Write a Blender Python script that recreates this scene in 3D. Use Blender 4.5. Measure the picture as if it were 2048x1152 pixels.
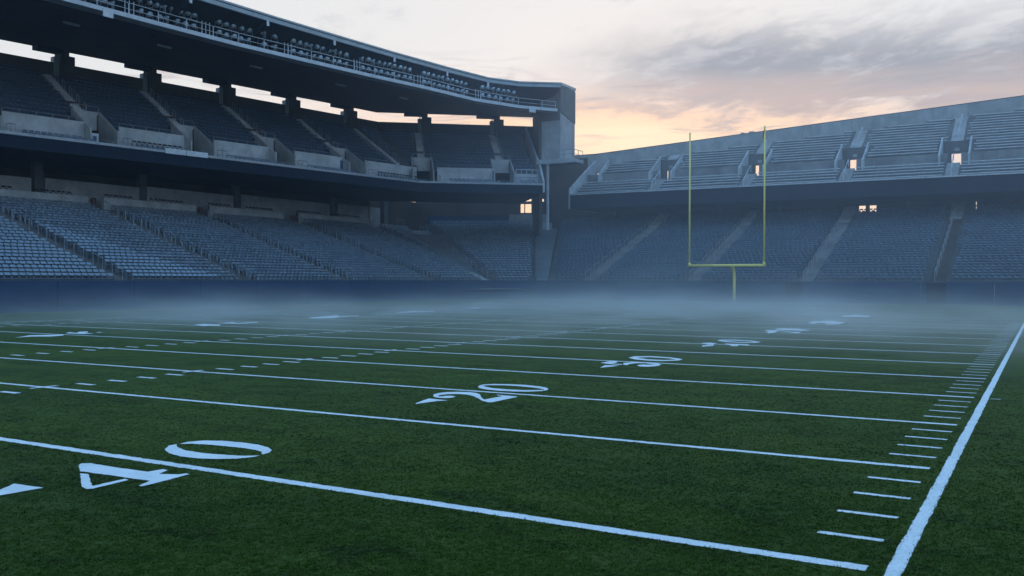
import bpy, bmesh, math, random
import numpy as np
from mathutils import Matrix, Vector

random.seed(11)
rng = np.random.default_rng(11)
for o in list(bpy.data.objects):
    bpy.data.objects.remove(o, do_unlink=True)
SC = bpy.context.scene
COL = SC.collection

# ------------------------------------------------------------------ camera
CAM_POS = np.array([1.33507, -8.58454, 2.49634])
F_PX, YAW, PITCH, ROLL = 1849.98, 0.524918, -0.0095445, 0.00249399
_c, _s = math.cos(YAW), math.sin(YAW)
FWD = np.array([-_s * math.cos(PITCH), _c * math.cos(PITCH), math.sin(PITCH)])
_r0 = np.array([_c, _s, 0.0]); _u0 = np.cross(_r0, FWD)
RIGHT = math.cos(ROLL) * _r0 + math.sin(ROLL) * _u0
UP = -math.sin(ROLL) * _r0 + math.cos(ROLL) * _u0
cam = bpy.data.cameras.new('camera')
cam.sensor_width = 36.0
cam.lens = 36.0 * F_PX / 2048.0
cam.clip_start = 0.1
cam.clip_end = 6000
camo = bpy.data.objects.new('camera', cam)
COL.objects.link(camo)
M = Matrix.Identity(4)
for i in range(3):
    M[i][0], M[i][1], M[i][2], M[i][3] = RIGHT[i], UP[i], -FWD[i], CAM_POS[i]
camo.matrix_world = M
SC.camera = camo
SC.render.resolution_x, SC.render.resolution_y = 1024, 576

# ------------------------------------------------------------------ sky: low sun behind the end stand, thin cloud deck
SUN_ELEV = math.radians(2.0)
SUN_AZ_LEFT = YAW - math.atan(230 / 1850.0)        # angle left of +Y where the horizon glows
sun_dir = Vector((-math.sin(SUN_AZ_LEFT) * math.cos(SUN_ELEV), math.cos(SUN_AZ_LEFT) * math.cos(SUN_ELEV), math.sin(SUN_ELEV)))
world = bpy.data.worlds.new('World')
SC.world = world
world.use_nodes = True
wt = world.node_tree
wt.nodes.clear()


class NT:
    """small helper to write node graphs"""
    def __init__(s, tree): s.t = tree
    def n(s, typ, **kw):
        nd = s.t.nodes.new(typ)
        for k, v in kw.items(): setattr(nd, k, v)
        return nd
    def set(s, sock, v):
        if hasattr(v, 'is_output') or isinstance(v, bpy.types.NodeSocket): s.t.links.new(v, sock)
        else: sock.default_value = v
    def m(s, op, a, b=None, c=None, clamp=False):
        nd = s.n('ShaderNodeMath', operation=op, use_clamp=clamp)
        for i, v in enumerate((a, b, c)):
            if v is not None: s.set(nd.inputs[i], v)
        return nd.outputs[0]
    def mix(s, fac, a, b, typ='MIX'):
        nd = s.n('ShaderNodeMix', data_type='RGBA', blend_type=typ)
        nd.clamp_factor = True
        s.set(nd.inputs['Factor'], fac)
        for k, v in ((6, a), (7, b)):
            if isinstance(v, tuple) and len(v) == 3: v = (*v, 1)
            s.set(nd.inputs[k], v)
        return nd.outputs[2]
    def ramp(s, x, lo, hi, t0=0.0, t1=1.0):
        nd = s.n('ShaderNodeMapRange', interpolation_type='SMOOTHSTEP')
        s.set(nd.inputs[0], x)
        nd.inputs[1].default_value = lo; nd.inputs[2].default_value = hi
        nd.inputs[3].default_value = t0; nd.inputs[4].default_value = t1
        return nd.outputs[0]
    def noise(s, vec, scale, detail=4, rough=0.55, dist=0.0, dim='3D'):
        nd = s.n('ShaderNodeTexNoise', noise_dimensions=dim)
        if vec is not None: s.set(nd.inputs['Vector'], vec)
        nd.inputs['Scale'].default_value = scale; nd.inputs['Detail'].default_value = detail
        nd.inputs['Roughness'].default_value = rough; nd.inputs['Distortion'].default_value = dist
        return nd.outputs[0]
    def xyz(s, x, y, z):
        nd = s.n('ShaderNodeCombineXYZ')
        for i, v in enumerate((x, y, z)): s.set(nd.inputs[i], v)
        return nd.outputs[0]
    def mapping(s, vec, scale=(1, 1, 1), loc=(0, 0, 0), rot=(0, 0, 0)):
        nd = s.n('ShaderNodeMapping')
        s.set(nd.inputs[0], vec)
        nd.inputs['Location'].default_value = loc; nd.inputs['Rotation'].default_value = rot; nd.inputs['Scale'].default_value = scale
        return nd.outputs[0]


W = NT(wt)
tc = W.n('ShaderNodeTexCoord')
sep = W.n('ShaderNodeSeparateXYZ'); wt.links.new(tc.outputs['Generated'], sep.inputs[0])
dx, dy, dz = sep.outputs
elev = W.m('MULTIPLY', W.m('ARCSINE', dz), 57.29578)                      # degrees above the horizon
az = W.m('MULTIPLY', W.m('ARCTAN2', dx, dy), 57.29578)                    # degrees right of +Y
azs = W.m('ADD', az, math.degrees(SUN_AZ_LEFT))                           # degrees right of the glow
sky = W.n('ShaderNodeTexSky', sky_type='NISHITA')
sky.sun_disc = False
sky.sun_elevation = SUN_ELEV
sky.sun_rotation = -SUN_AZ_LEFT
sky.air_density = 1.0; sky.dust_density = 1.5; sky.ozone_density = 2.0
# cloud sheet coordinates: a level deck seen in perspective
zz = W.m('ADD', W.m('MAXIMUM', dz, 0.0), 0.12)
deck = W.xyz(W.m('DIVIDE', dx, zz), W.m('DIVIDE', dy, zz), 0.0)
deckr = W.mapping(deck, scale=(1.0, 1.0, 1.0), rot=(0, 0, math.degrees(0) + 0.6))
n_big = W.noise(W.mapping(deckr, scale=(0.35, 0.75, 1), loc=(3.1, 1.7, 0)), 1.0, 6, 0.6, 0.6)
n_fine = W.noise(W.mapping(deckr, scale=(0.9, 1.35, 1), loc=(7.3, 2.2, 4)), 3.0, 9, 0.68, 0.25)
streak = W.noise(W.xyz(W.m('MULTIPLY', azs, 0.055), W.m('MULTIPLY', elev, 0.34), 3.7), 1.0, 6, 0.6, 0.9)
near_sun = W.m('POWER', 2.718, W.m('MULTIPLY', W.m('MULTIPLY', azs, azs), -1 / (2 * 11.5 ** 2)))
near_sun2 = W.m('POWER', 2.718, W.m('MULTIPLY', W.m('MULTIPLY', azs, azs), -1 / (2 * 7.0 ** 2)))
# veil: pale milk-white low down, blue towards the zenith
low = W.mix(W.ramp(W.m('ABSOLUTE', azs), 38, 95), (0.655, 0.66, 0.665), (0.36, 0.58, 0.86))
veil = W.mix(W.ramp(elev, 17, 44), low, (0.23, 0.53, 0.98))
veil = W.mix(W.m('MULTIPLY', W.ramp(elev, 14, 2), W.m('ADD', 0.20, W.m('MULTIPLY', near_sun, 0.4))), veil, (0.80, 0.64, 0.58))
base = W.mix(1.0, veil, W.mix(1.0, sky.outputs[0], (0.045, 0.045, 0.045), 'MULTIPLY'), 'ADD')
# warm glow hugging the horizon under the cloud bank
warp = W.m('ADD', elev, W.m('MULTIPLY', W.m('SUBTRACT', streak, 0.5), 5.0))
glow = W.m('MULTIPLY', W.ramp(warp, 12.2, 9.2), near_sun)
base = W.mix(W.m('MULTIPLY', glow, 0.85), base, (1.0, 0.56, 0.32))
core = W.m('MULTIPLY', W.ramp(warp, 11.0, 8.8), near_sun2)
base = W.mix(W.m('MULTIPLY', core, 0.9), base, (1.25, 0.94, 0.62))
# grey-violet cloud bank above the glow, wispy at its left end
edge = W.m('ADD', W.m('ADD', elev, W.m('MULTIPLY', W.m('MAXIMUM', azs, 0.0), 0.07)), W.m('MULTIPLY', W.m('SUBTRACT', n_fine, 0.5), 8.0))
bank = W.m('MULTIPLY', W.ramp(edge, 9.6, 11.4), W.ramp(edge, 16.8, 13.4))
side = W.m('ADD', azs, W.m('MULTIPLY', W.m('SUBTRACT', n_big, 0.5), 22.0))
bank = W.m('MULTIPLY', bank, W.m('MULTIPLY', W.ramp(side, -7.0, 7.0), W.ramp(side, 120.0, 70.0)))
bank_col = W.mix(W.ramp(warp, 13.0, 10.0), (0.30, 0.318, 0.365), (0.56, 0.45, 0.42))
bank_col = W.mix(W.m('MULTIPLY', W.ramp(n_fine, 0.50, 0.36), 0.7), bank_col, (0.56, 0.56, 0.59))
base = W.mix(W.m('MULTIPLY', bank, 0.92), base, bank_col)
lines = W.noise(W.xyz(W.m('MULTIPLY', azs, 0.13), W.m('MULTIPLY', elev, 1.1), 9.1), 1.0, 7, 0.62, 1.2)
lines = W.m('MULTIPLY', W.ramp(lines, 0.50, 0.66), W.m('MULTIPLY', W.ramp(elev, 7.0, 9.5), W.ramp(elev, 14.5, 11.5)))
base = W.mix(W.m('MULTIPLY', lines, 0.6), base, (0.50, 0.43, 0.45))
# light ribbed patches over the rest of the veil
ribs = W.m('MULTIPLY', W.ramp(n_fine, 0.54, 0.74), W.ramp(elev, 8, 14))
base = W.mix(W.m('MULTIPLY', W.m('MULTIPLY', ribs, W.ramp(elev, 40, 22)), 0.42), base, (0.42, 0.44, 0.50))
ribs2 = W.m('MULTIPLY', W.ramp(n_big, 0.56, 0.70), W.ramp(elev, 10, 18))
base = W.mix(W.m('MULTIPLY', W.m('MULTIPLY', ribs2, W.ramp(elev, 34, 20)), 0.35), base, (0.72, 0.71, 0.72))
base = W.mix(W.ramp(elev, 0.0, -3.0), base, (0.10, 0.12, 0.14))
bg = W.n('ShaderNodeBackground')
wt.links.new(base, bg.inputs[0]); bg.inputs[1].default_value = 1.0
wout = W.n('ShaderNodeOutputWorld'); wt.links.new(bg.outputs[0], wout.inputs[0])
world.cycles.sampling_method = 'MANUAL'
world.cycles.sample_map_resolution = 512

sun = bpy.data.lights.new('sun', 'SUN')
sun.energy = 0.5
sun.angle = math.radians(10)
sun.color = (1.0, 0.80, 0.62)
suno = bpy.data.objects.new('sun', sun)
COL.objects.link(suno)
suno.rotation_euler = sun_dir.to_track_quat('Z', 'Y').to_euler()

SC.view_settings.view_transform = 'Standard'
SC.view_settings.look = 'None'
SC.view_settings.exposure = 0.2
SC.view_settings.gamma = 1.0
SC.view_settings.use_curve_mapping = False
SC.render.engine = 'CYCLES'
SC.cycles.use_denoising = True
SC.cycles.use_adaptive_sampling = True
SC.cycles.adaptive_threshold = 0.02
SC.cycles.max_bounces = 6
SC.cycles.diffuse_bounces = 3
SC.cycles.glossy_bounces = 2
SC.cycles.transmission_bounces = 2
SC.cycles.volume_bounces = 4
SC.cycles.volume_step_rate = 1.0
SC.cycles.volume_max_steps = 128

# ------------------------------------------------------------------ materials
MAT = {}


def material(name, color, rough=0.8, metal=0.0, spec=0.5, var=0.0, var_scale=0.5, bump=0.0, bump_scale=20.0, island=0.0,
             streaks=0.0, stain=(0.03, 0.03, 0.035), fine=0.0):
    m = bpy.data.materials.new(name)
    m.use_nodes = True
    t = m.node_tree
    t.nodes.clear()
    N = NT(t)
    out = N.n('ShaderNodeOutputMaterial')
    b = N.n('ShaderNodeBsdfPrincipled')
    t.links.new(b.outputs[0], out.inputs[0])
    col = None
    geo = N.n('ShaderNodeNewGeometry')
    pos = geo.outputs['Position']
    col = (*color, 1)
    if var:
        f = N.noise(pos, var_scale, 6, 0.6, 0.3)
        col = N.mix(N.ramp(f, 0.28, 0.74), tuple(c * (1 - var) for c in color), tuple(c * (1 + var) for c in color))
    if fine:
        f = N.noise(pos, var_scale * 14, 4, 0.6)
        col = N.mix(N.m('MULTIPLY', N.ramp(f, 0.35, 0.75), fine), col, tuple(c * 0.5 for c in color))
    if streaks:
        # rain streaks and damp marks running down the face, with shapes of their own
        f = N.noise(N.mapping(pos, scale=(1.7, 1.7, 0.16)), 1.0, 6, 0.65, 0.4)
        g = N.noise(pos, 0.45, 4, 0.6)
        col = N.mix(N.m('MULTIPLY', N.m('MULTIPLY', N.ramp(f, 0.48, 0.78), N.ramp(g, 0.35, 0.62)), streaks), col, stain)
    if island:
        rnd = geo.outputs['Random Per Island']
        col = N.mix(rnd, N.mix(1.0, col, (1 - island,) * 3, 'MULTIPLY'), N.mix(1.0, col, (1 + island,) * 3, 'MULTIPLY'))
    N.set(b.inputs['Base Color'], col)
    b.inputs['Metallic'].default_value = metal
    b.inputs['Specular IOR Level'].default_value = spec
    if var:
        r = N.noise(pos, var_scale * 6, 3)
        N.set(b.inputs['Roughness'], N.ramp(r, 0.2, 0.8, max(0.05, rough - 0.12), min(1, rough + 0.12)))
    else:
        b.inputs['Roughness'].default_value = rough
    if bump:
        bp = N.n('ShaderNodeBump')
        bp.inputs['Strength'].default_value = bump
        bp.inputs['Distance'].default_value = 0.02
        t.links.new(N.noise(pos, bump_scale, 5, 0.6), bp.inputs['Height'])
        t.links.new(bp.outputs[0], b.inputs['Normal'])
    MAT[name] = m
    return m


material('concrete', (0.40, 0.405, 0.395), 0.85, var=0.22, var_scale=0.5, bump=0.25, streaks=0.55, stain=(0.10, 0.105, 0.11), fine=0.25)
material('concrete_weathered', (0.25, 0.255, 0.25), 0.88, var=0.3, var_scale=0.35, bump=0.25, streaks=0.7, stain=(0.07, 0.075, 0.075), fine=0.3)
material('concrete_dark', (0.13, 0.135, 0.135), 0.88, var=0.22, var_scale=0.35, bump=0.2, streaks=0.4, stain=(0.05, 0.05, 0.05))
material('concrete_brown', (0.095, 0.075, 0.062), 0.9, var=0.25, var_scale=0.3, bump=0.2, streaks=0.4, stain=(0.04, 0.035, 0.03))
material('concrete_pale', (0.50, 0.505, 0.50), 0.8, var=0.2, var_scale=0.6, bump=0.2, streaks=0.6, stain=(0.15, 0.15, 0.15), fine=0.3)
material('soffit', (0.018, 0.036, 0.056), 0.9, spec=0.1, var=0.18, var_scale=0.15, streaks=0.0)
material('fascia_navy', (0.010, 0.020, 0.036), 0.7, spec=0.12, var=0.2, var_scale=0.4, streaks=0.25, stain=(0.015, 0.02, 0.03))
material('wall_pad', (0.026, 0.062, 0.130), 0.7, spec=0.2, var=0.12, var_scale=0.35, bump=0.08, bump_scale=3, streaks=0.25, stain=(0.03, 0.045, 0.08))
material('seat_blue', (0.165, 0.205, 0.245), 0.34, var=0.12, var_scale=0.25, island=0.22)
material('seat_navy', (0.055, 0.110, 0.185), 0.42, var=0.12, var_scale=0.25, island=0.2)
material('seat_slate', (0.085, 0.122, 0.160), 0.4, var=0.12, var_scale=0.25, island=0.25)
material('seat_black', (0.022, 0.025, 0.030), 0.45, island=0.2)
material('steel', (0.30, 0.33, 0.35), 0.45, metal=0.5, var=0.15, var_scale=1.5)
material('steel_dark', (0.09, 0.10, 0.11), 0.5, metal=0.4, var=0.15, var_scale=1.5)
material('steel_white', (0.55, 0.58, 0.60), 0.5, var=0.12, var_scale=1.0, streaks=0.3, stain=(0.25, 0.24, 0.22))
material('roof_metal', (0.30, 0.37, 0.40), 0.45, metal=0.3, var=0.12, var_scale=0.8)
material('aluminium', (0.60, 0.62, 0.63), 0.5, metal=0.15, var=0.18, var_scale=0.8, fine=0.3)
material('goal_yellow', (1.0, 0.80, 0.20), 0.35, var=0.06, var_scale=2.0)
material('ribbon_red', (0.55, 0.06, 0.04), 0.7)
material('board_white', (0.62, 0.64, 0.66), 0.6, var=0.12, var_scale=1.5, streaks=0.4, stain=(0.3, 0.3, 0.3))
material('lamp_reflector', (0.44, 0.54, 0.60), 0.25, metal=0.25, var=0.1, var_scale=4.0)
material('lamp_housing', (0.20, 0.22, 0.24), 0.45, metal=0.4)
material('door_dark', (0.05, 0.042, 0.036), 0.7, var=0.1)
material('sign_blue', (0.04, 0.10, 0.20), 0.6)
material('bin_red', (0.10, 0.042, 0.038), 0.6)
material('paper', (0.7, 0.7, 0.7), 0.8)
material('outer_ground', (0.06, 0.06, 0.055), 0.95, var=0.2, var_scale=0.02)


def paint_material():
    m = bpy.data.materials.new('line_paint'); m.use_nodes = True
    t = m.node_tree; t.nodes.clear(); N = NT(t)
    out = N.n('ShaderNodeOutputMaterial'); b = N.n('ShaderNodeBsdfPrincipled'); t.links.new(b.outputs[0], out.inputs[0])
    pos = N.n('ShaderNodeNewGeometry').outputs['Position']
    a = N.noise(pos, 22, 6, 0.72)
    c = N.noise(pos, 2.2, 4, 0.6)
    col = N.mix(N.ramp(c, 0.3, 0.75), (0.80, 0.81, 0.80), (0.66, 0.69, 0.67))
    col = N.mix(N.m('MULTIPLY', N.ramp(a, 0.58, 0.76), 0.4), col, (0.16, 0.22, 0.13))
    N.set(b.inputs['Base Color'], col)
    b.inputs['Roughness'].default_value = 0.85
    b.inputs['Specular IOR Level'].default_value = 0.2
    MAT['line_paint'] = m


def turf_material():
    m = bpy.data.materials.new('turf'); m.use_nodes = True
    t = m.node_tree; t.nodes.clear(); N = NT(t)
    out = N.n('ShaderNodeOutputMaterial'); b = N.n('ShaderNodeBsdfPrincipled'); t.links.new(b.outputs[0], out.inputs[0])
    pos = N.n('ShaderNodeNewGeometry').outputs['Position']
    big = N.noise(N.mapping(pos, scale=(0.5, 1.0, 1)), 0.32, 6, 0.62, 0.5)
    mid = N.noise(pos, 1.5, 6, 0.66, 0.4)
    fin = N.noise(N.mapping(pos, scale=(1, 1.3, 1)), 28, 5, 0.7)
    col = N.mix(N.ramp(big, 0.3, 0.72), (0.022, 0.048, 0.003), (0.050, 0.084, 0.006))
    col = N.mix(N.m('MULTIPLY', N.ramp(mid, 0.42, 0.72), 0.55), col, (0.024, 0.044, 0.008))
    col = N.mix(N.m('MULTIPLY', N.ramp(mid, 0.62, 0.30), 0.35), col, (0.075, 0.098, 0.022))
    pat = N.noise(N.mapping(pos, scale=(0.8, 1.6, 1), loc=(5, 3, 0)), 0.9, 7, 0.7, 0.8)
    col = N.mix(N.m('MULTIPLY', N.ramp(pat, 0.50, 0.68), 0.8), col, (0.012, 0.026, 0.003))
    col = N.mix(N.m('MULTIPLY', N.ramp(pat, 0.46, 0.30), 0.6), col, (0.060, 0.094, 0.020))
    col = N.mix(N.m('MULTIPLY', N.ramp(fin, 0.40, 0.72), 0.22), col, (0.012, 0.030, 0.004))
    N.set(b.inputs['Base Color'], col)
    b.inputs['Roughness'].default_value = 0.9
    b.inputs['Specular IOR Level'].default_value = 0.1
    b.inputs['Sheen Weight'].default_value = 0.03          # dew on the grass
    b.inputs['Sheen Roughness'].default_value = 0.35
    b.inputs['Sheen Tint'].default_value = (0.62, 1.0, 0.72, 1)
    bp = N.n('ShaderNodeBump'); bp.inputs['Strength'].default_value = 0.35; bp.inputs['Distance'].default_value = 0.02
    t.links.new(fin, bp.inputs['Height']); t.links.new(bp.outputs[0], b.inputs['Normal'])
    MAT['turf'] = m


def blade_material(name, c0, c1):
    m = bpy.data.materials.new(name); m.use_nodes = True
    t = m.node_tree; t.nodes.clear(); N = NT(t)
    out = N.n('ShaderNodeOutputMaterial'); b = N.n('ShaderNodeBsdfPrincipled'); t.links.new(b.outputs[0], out.inputs[0])
    g = N.n('ShaderNodeNewGeometry')
    big = N.noise(N.mapping(g.outputs['Position'], scale=(0.5, 1.0, 1)), 0.32, 6, 0.62, 0.5)
    mid = N.noise(g.outputs['Position'], 1.5, 6, 0.66, 0.4)
    f = N.m('ADD', N.m('MULTIPLY', g.outputs['Random Per Island'], 0.5), N.m('MULTIPLY', N.ramp(mid, 0.3, 0.7), 0.5))
    col = N.mix(f, c0, c1)
    col = N.mix(N.m('MULTIPLY', N.ramp(big, 0.72, 0.3), 0.45), col, tuple(0.55 * v for v in c0))
    pat = N.noise(N.mapping(g.outputs['Position'], scale=(0.8, 1.6, 1), loc=(5, 3, 0)), 0.9, 7, 0.7, 0.8)
    if name == 'grass_blade':
        col = N.mix(N.m('MULTIPLY', N.ramp(pat, 0.48, 0.66), 0.8), col, (0.012, 0.026, 0.003))
        col = N.mix(N.m('MULTIPLY', N.ramp(pat, 0.46, 0.30), 0.7), col, (0.064, 0.100, 0.024))
    N.set(b.inputs['Base Color'], col)
    b.inputs['Roughness'].default_value = 0.8
    b.inputs['Specular IOR Level'].default_value = 0.04
    MAT[name] = m


paint_material(); turf_material()
blade_material('grass_blade', (0.026, 0.057, 0.004), (0.042, 0.076, 0.006))
blade_material('painted_blade', (0.70, 0.71, 0.70), (0.82, 0.83, 0.82))

# ------------------------------------------------------------------ mesh helpers


class MB:
    def __init__(s): s.v, s.f = [], []
    def poly(s, pts):
        i = len(s.v); s.v += [tuple(map(float, p)) for p in pts]; s.f.append(tuple(range(i, i + len(pts))))
        return s
    def hexa(s, b4, t4):
        """solid from four bottom and four top corners (counter-clockwise)"""
        i = len(s.v); s.v += [tuple(map(float, p)) for p in list(b4) + list(t4)]
        for q in ((3, 2, 1, 0), (4, 5, 6, 7), (0, 1, 5, 4), (1, 2, 6, 5), (2, 3, 7, 6), (3, 0, 4, 7)):
            s.f.append(tuple(i + k for k in q))
        return s
    def box(s, x0, x1, y0, y1, z0, z1):
        return s.hexa([(x0, y0, z0), (x1, y0, z0), (x1, y1, z0), (x0, y1, z0)], [(x0, y0, z1), (x1, y0, z1), (x1, y1, z1), (x0, y1, z1)])
    def wall(s, a, b, th, z0, z1, z0b=None, z1b=None):
        """upright slab along plan line a-b, thickness th to its left"""
        a, b = np.array(a[:2], float), np.array(b[:2], float)
        d = b - a; n = np.array([-d[1], d[0]]) / (np.linalg.norm(d) + 1e-9) * th
        z0b = z0 if z0b is None else z0b; z1b = z1 if z1b is None else z1b
        return s.hexa([(*a, z0), (*b, z0b), (*(b + n), z0b), (*(a + n), z0)], [(*a, z1), (*b, z1b), (*(b + n), z1b), (*(a + n), z1)])
    def prism(s, prof, a, b):
        """extrude polygon prof (list of 3D points) by vector from a to b"""
        d = np.array(b, float) - np.array(a, float)
        n = len(prof); i = len(s.v)
        s.v += [tuple(map(float, p)) for p in prof] + [tuple(map(float, np.array(p) + d)) for p in prof]
        s.f.append(tuple(range(i + n - 1, i - 1, -1))); s.f.append(tuple(range(i + n, i + 2 * n)))
        for k in range(n): s.f.append((i + k, i + (k + 1) % n, i + n + (k + 1) % n, i + n + k))
        return s
    def tube(s, pts, r, sides=6):
        pts = [np.array(p, float) for p in pts]; i = len(s.v); n = len(pts)
        for k, p in enumerate(pts):
            d = pts[min(k + 1, n - 1)] - pts[max(k - 1, 0)]; d /= np.linalg.norm(d) + 1e-9
            u = np.cross(d, (0, 0, 1.0))
            if np.linalg.norm(u) < 1e-3: u = np.array([1.0, 0, 0])
            u /= np.linalg.norm(u)
            if k and u @ prev < 0: u = -u
            prev = u; w = np.cross(u, d)
            rr = r[k] if isinstance(r, (list, tuple)) else r
            for q in range(sides):
                a = 2 * math.pi * q / sides
                s.v.append(tuple(p + rr * (math.cos(a) * u + math.sin(a) * w)))
        for k in range(n - 1):
            for q in range(sides):
                q2 = (q + 1) % sides
                s.f.append((i + k * sides + q, i + k * sides + q2, i + (k + 1) * sides + q2, i + (k + 1) * sides + q))
        s.f.append(tuple(i + q for q in range(sides))[::-1]); s.f.append(tuple(i + (n - 1) * sides + q for q in range(sides)))
        return s
    def mesh(s, name, mat):
        me = bpy.data.meshes.new(name); me.from_pydata(s.v, [], s.f); me.materials.append(MAT[mat]); me.update()
        return me
    def build(s, name, mat, parent=None, smooth=False):
        o = bpy.data.objects.new(name, s.mesh(name, mat)); COL.objects.link(o)
        bm = bmesh.new(); bm.from_mesh(o.data); bmesh.ops.recalc_face_normals(bm, faces=bm.faces); bm.to_mesh(o.data); bm.free()
        if smooth:
            for p in o.data.polygons: p.use_smooth = True
        if parent: o.parent = parent
        return o


def empty(name, loc=(0, 0, 0)):
    o = bpy.data.objects.new(name, None); COL.objects.link(o); o.location = loc; o.empty_display_size = 0.5
    return o


def tag(o, label=None, cat=None, group=None, kind=None):
    if label: o['label'] = label
    if cat: o['category'] = cat
    if group: o['group'] = group
    if kind: o['kind'] = kind
    return o


def child_of(o, parent):
    """parent under an Empty that may stand off the origin, keeping world coordinates"""
    o.parent = parent
    o.matrix_parent_inverse = Matrix.Translation(parent.location).inverted()
    return o


def lerp(a, b, t): return np.array(a, float) * (1 - t) + np.array(b, float) * t


def project(P):
    d = np.asarray(P, float) - CAM_POS
    z = d @ FWD
    return 1024 + F_PX * (d @ RIGHT) / z, 576 - F_PX * (d @ UP) / z, z


ORD = ['first', 'second', 'third', 'fourth', 'fifth', 'sixth', 'seventh', 'eighth', 'ninth', 'tenth', 'eleventh', 'twelfth', 'thirteenth',
       'fourteenth', 'fifteenth', 'sixteenth', 'seventeenth', 'eighteenth', 'nineteenth', 'twentieth']


def ordinal(i):
    if i < 20: return ORD[i]
    tens = {2: 'twenty', 3: 'thirty', 4: 'forty', 5: 'fifty'}
    t, u = divmod(i + 1, 10)
    return tens[t][:-1] + 'ieth' if u == 0 else tens[t] + '-' + ORD[u - 1]

# ------------------------------------------------------------------ ground, turf and painted lines
g = MB().poly([(-2500, -2500, -0.06), (2500, -2500, -0.06), (2500, 2500, -0.06), (-2500, 2500, -0.06)]).build('ground', 'outer_ground')
tag(g, 'bare dark ground around the stadium', kind='structure')
turf = MB().poly([(-63.2, -40, 0), (60, -40, 0), (60, 96.6, 0), (-63.2, 96.6, 0)]).build('football_turf', 'turf')
tag(turf, 'dark green grass football field with white painted lines', kind='structure')

RECTS = []          # painted rectangles x0,x1,y0,y1,slope (for the painted blades)
POLYS = []


def strip(name, x0, x1, yc, w, slope=0.0, along='x', z=0.004, step=0.1, jit=0.006):
    """one painted stroke with an uneven sprayed edge; along x (a yard line) or along y (the sideline)"""
    L = (x1 - x0)
    n = max(2, min(700, int(L / step)))
    t = np.linspace(x0, x1, n)
    e0 = yc - w / 2 + rng.normal(0, jit, n); e1 = yc + w / 2 + rng.normal(0, jit, n)
    v, f = [], []
    for k in range(n):
        for e in (e0[k], e1[k]):
            v.append((t[k], e + slope * t[k], z) if along == 'x' else (e + slope * t[k], t[k], z))
    for k in range(n - 1):
        q = (2 * k, 2 * k + 2, 2 * k + 3, 2 * k + 1)
        f.append(q if along == 'x' else q[::-1])
    mb = MB(); mb.v, mb.f = v, f
    o = mb.build(name, 'line_paint', turf)
    RECTS.append((x0, x1, yc - w / 2, yc + w / 2, slope, along))
    return o


LY = [-0.14, 4.78, 9.04, 13.36, 17.68, 22.16, 26.5] + [26.5 + 4.54 * k for k in range(1, 11)]
LS = [0.002] + [0.024] * 16
for k, (y, s) in enumerate(zip(LY, LS)):
    strip('yard_line', -48.2 if k > 4 else -50.5, 0.0, y, (0.17, 0.145, 0.145, 0.16)[min(k, 3)], s, step=0.09 if k < 4 else 0.25, jit=0.007 if k < 4 else 0.005)
strip('side_line', -6, 74, 0.215, 0.135, -0.0004, along='y', step=0.1, jit=0.006)
strip('side_line', 0, 74, -49.6, 0.15, 0.0, along='y', step=0.3)
strip('tick_mark', 0.31, 0.50, 13.30, 0.07)
for k in range(len(LY) - 1):
    for j in range(1, 5):
        t = j / 5
        y = LY[k] * (1 - t) + LY[k + 1] * t
        s = LS[k + 1]
        if k < 12:
            strip('tick_mark', -0.62, -0.01 + 0.01 * random.random(), y, 0.095 if k < 2 else 0.085, 0, step=0.05, jit=0.004)
        if k < 11 and not (k == 0 and j < 3):
            strip('hash_mark', -18.55 + 0.04 * random.random(), -17.93, y, 0.15, s, step=0.1, jit=0.006)
        if 1 < k < 10:
            strip('hash_mark', -27.75, -27.13, y, 0.15, s, step=0.12, jit=0.006)
        if 3 < k < 10:
            strip('hash_mark', -45.5, -44.9, y, 0.15, s, step=0.2, jit=0.006)
            strip('hash_mark', -48.9, -48.3, y, 0.15, s, step=0.2, jit=0.006)
for k in range(1, 12):
    for X in (-18.5, -27.7):
        if k > 1 or X > -20:
            yc = LY[k] + LS[k] * X
            strip('hash_cross', yc - 0.34, yc + 0.32, X, 0.13, 0, along='y', z=0.008, step=0.08, jit=0.006)

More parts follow.
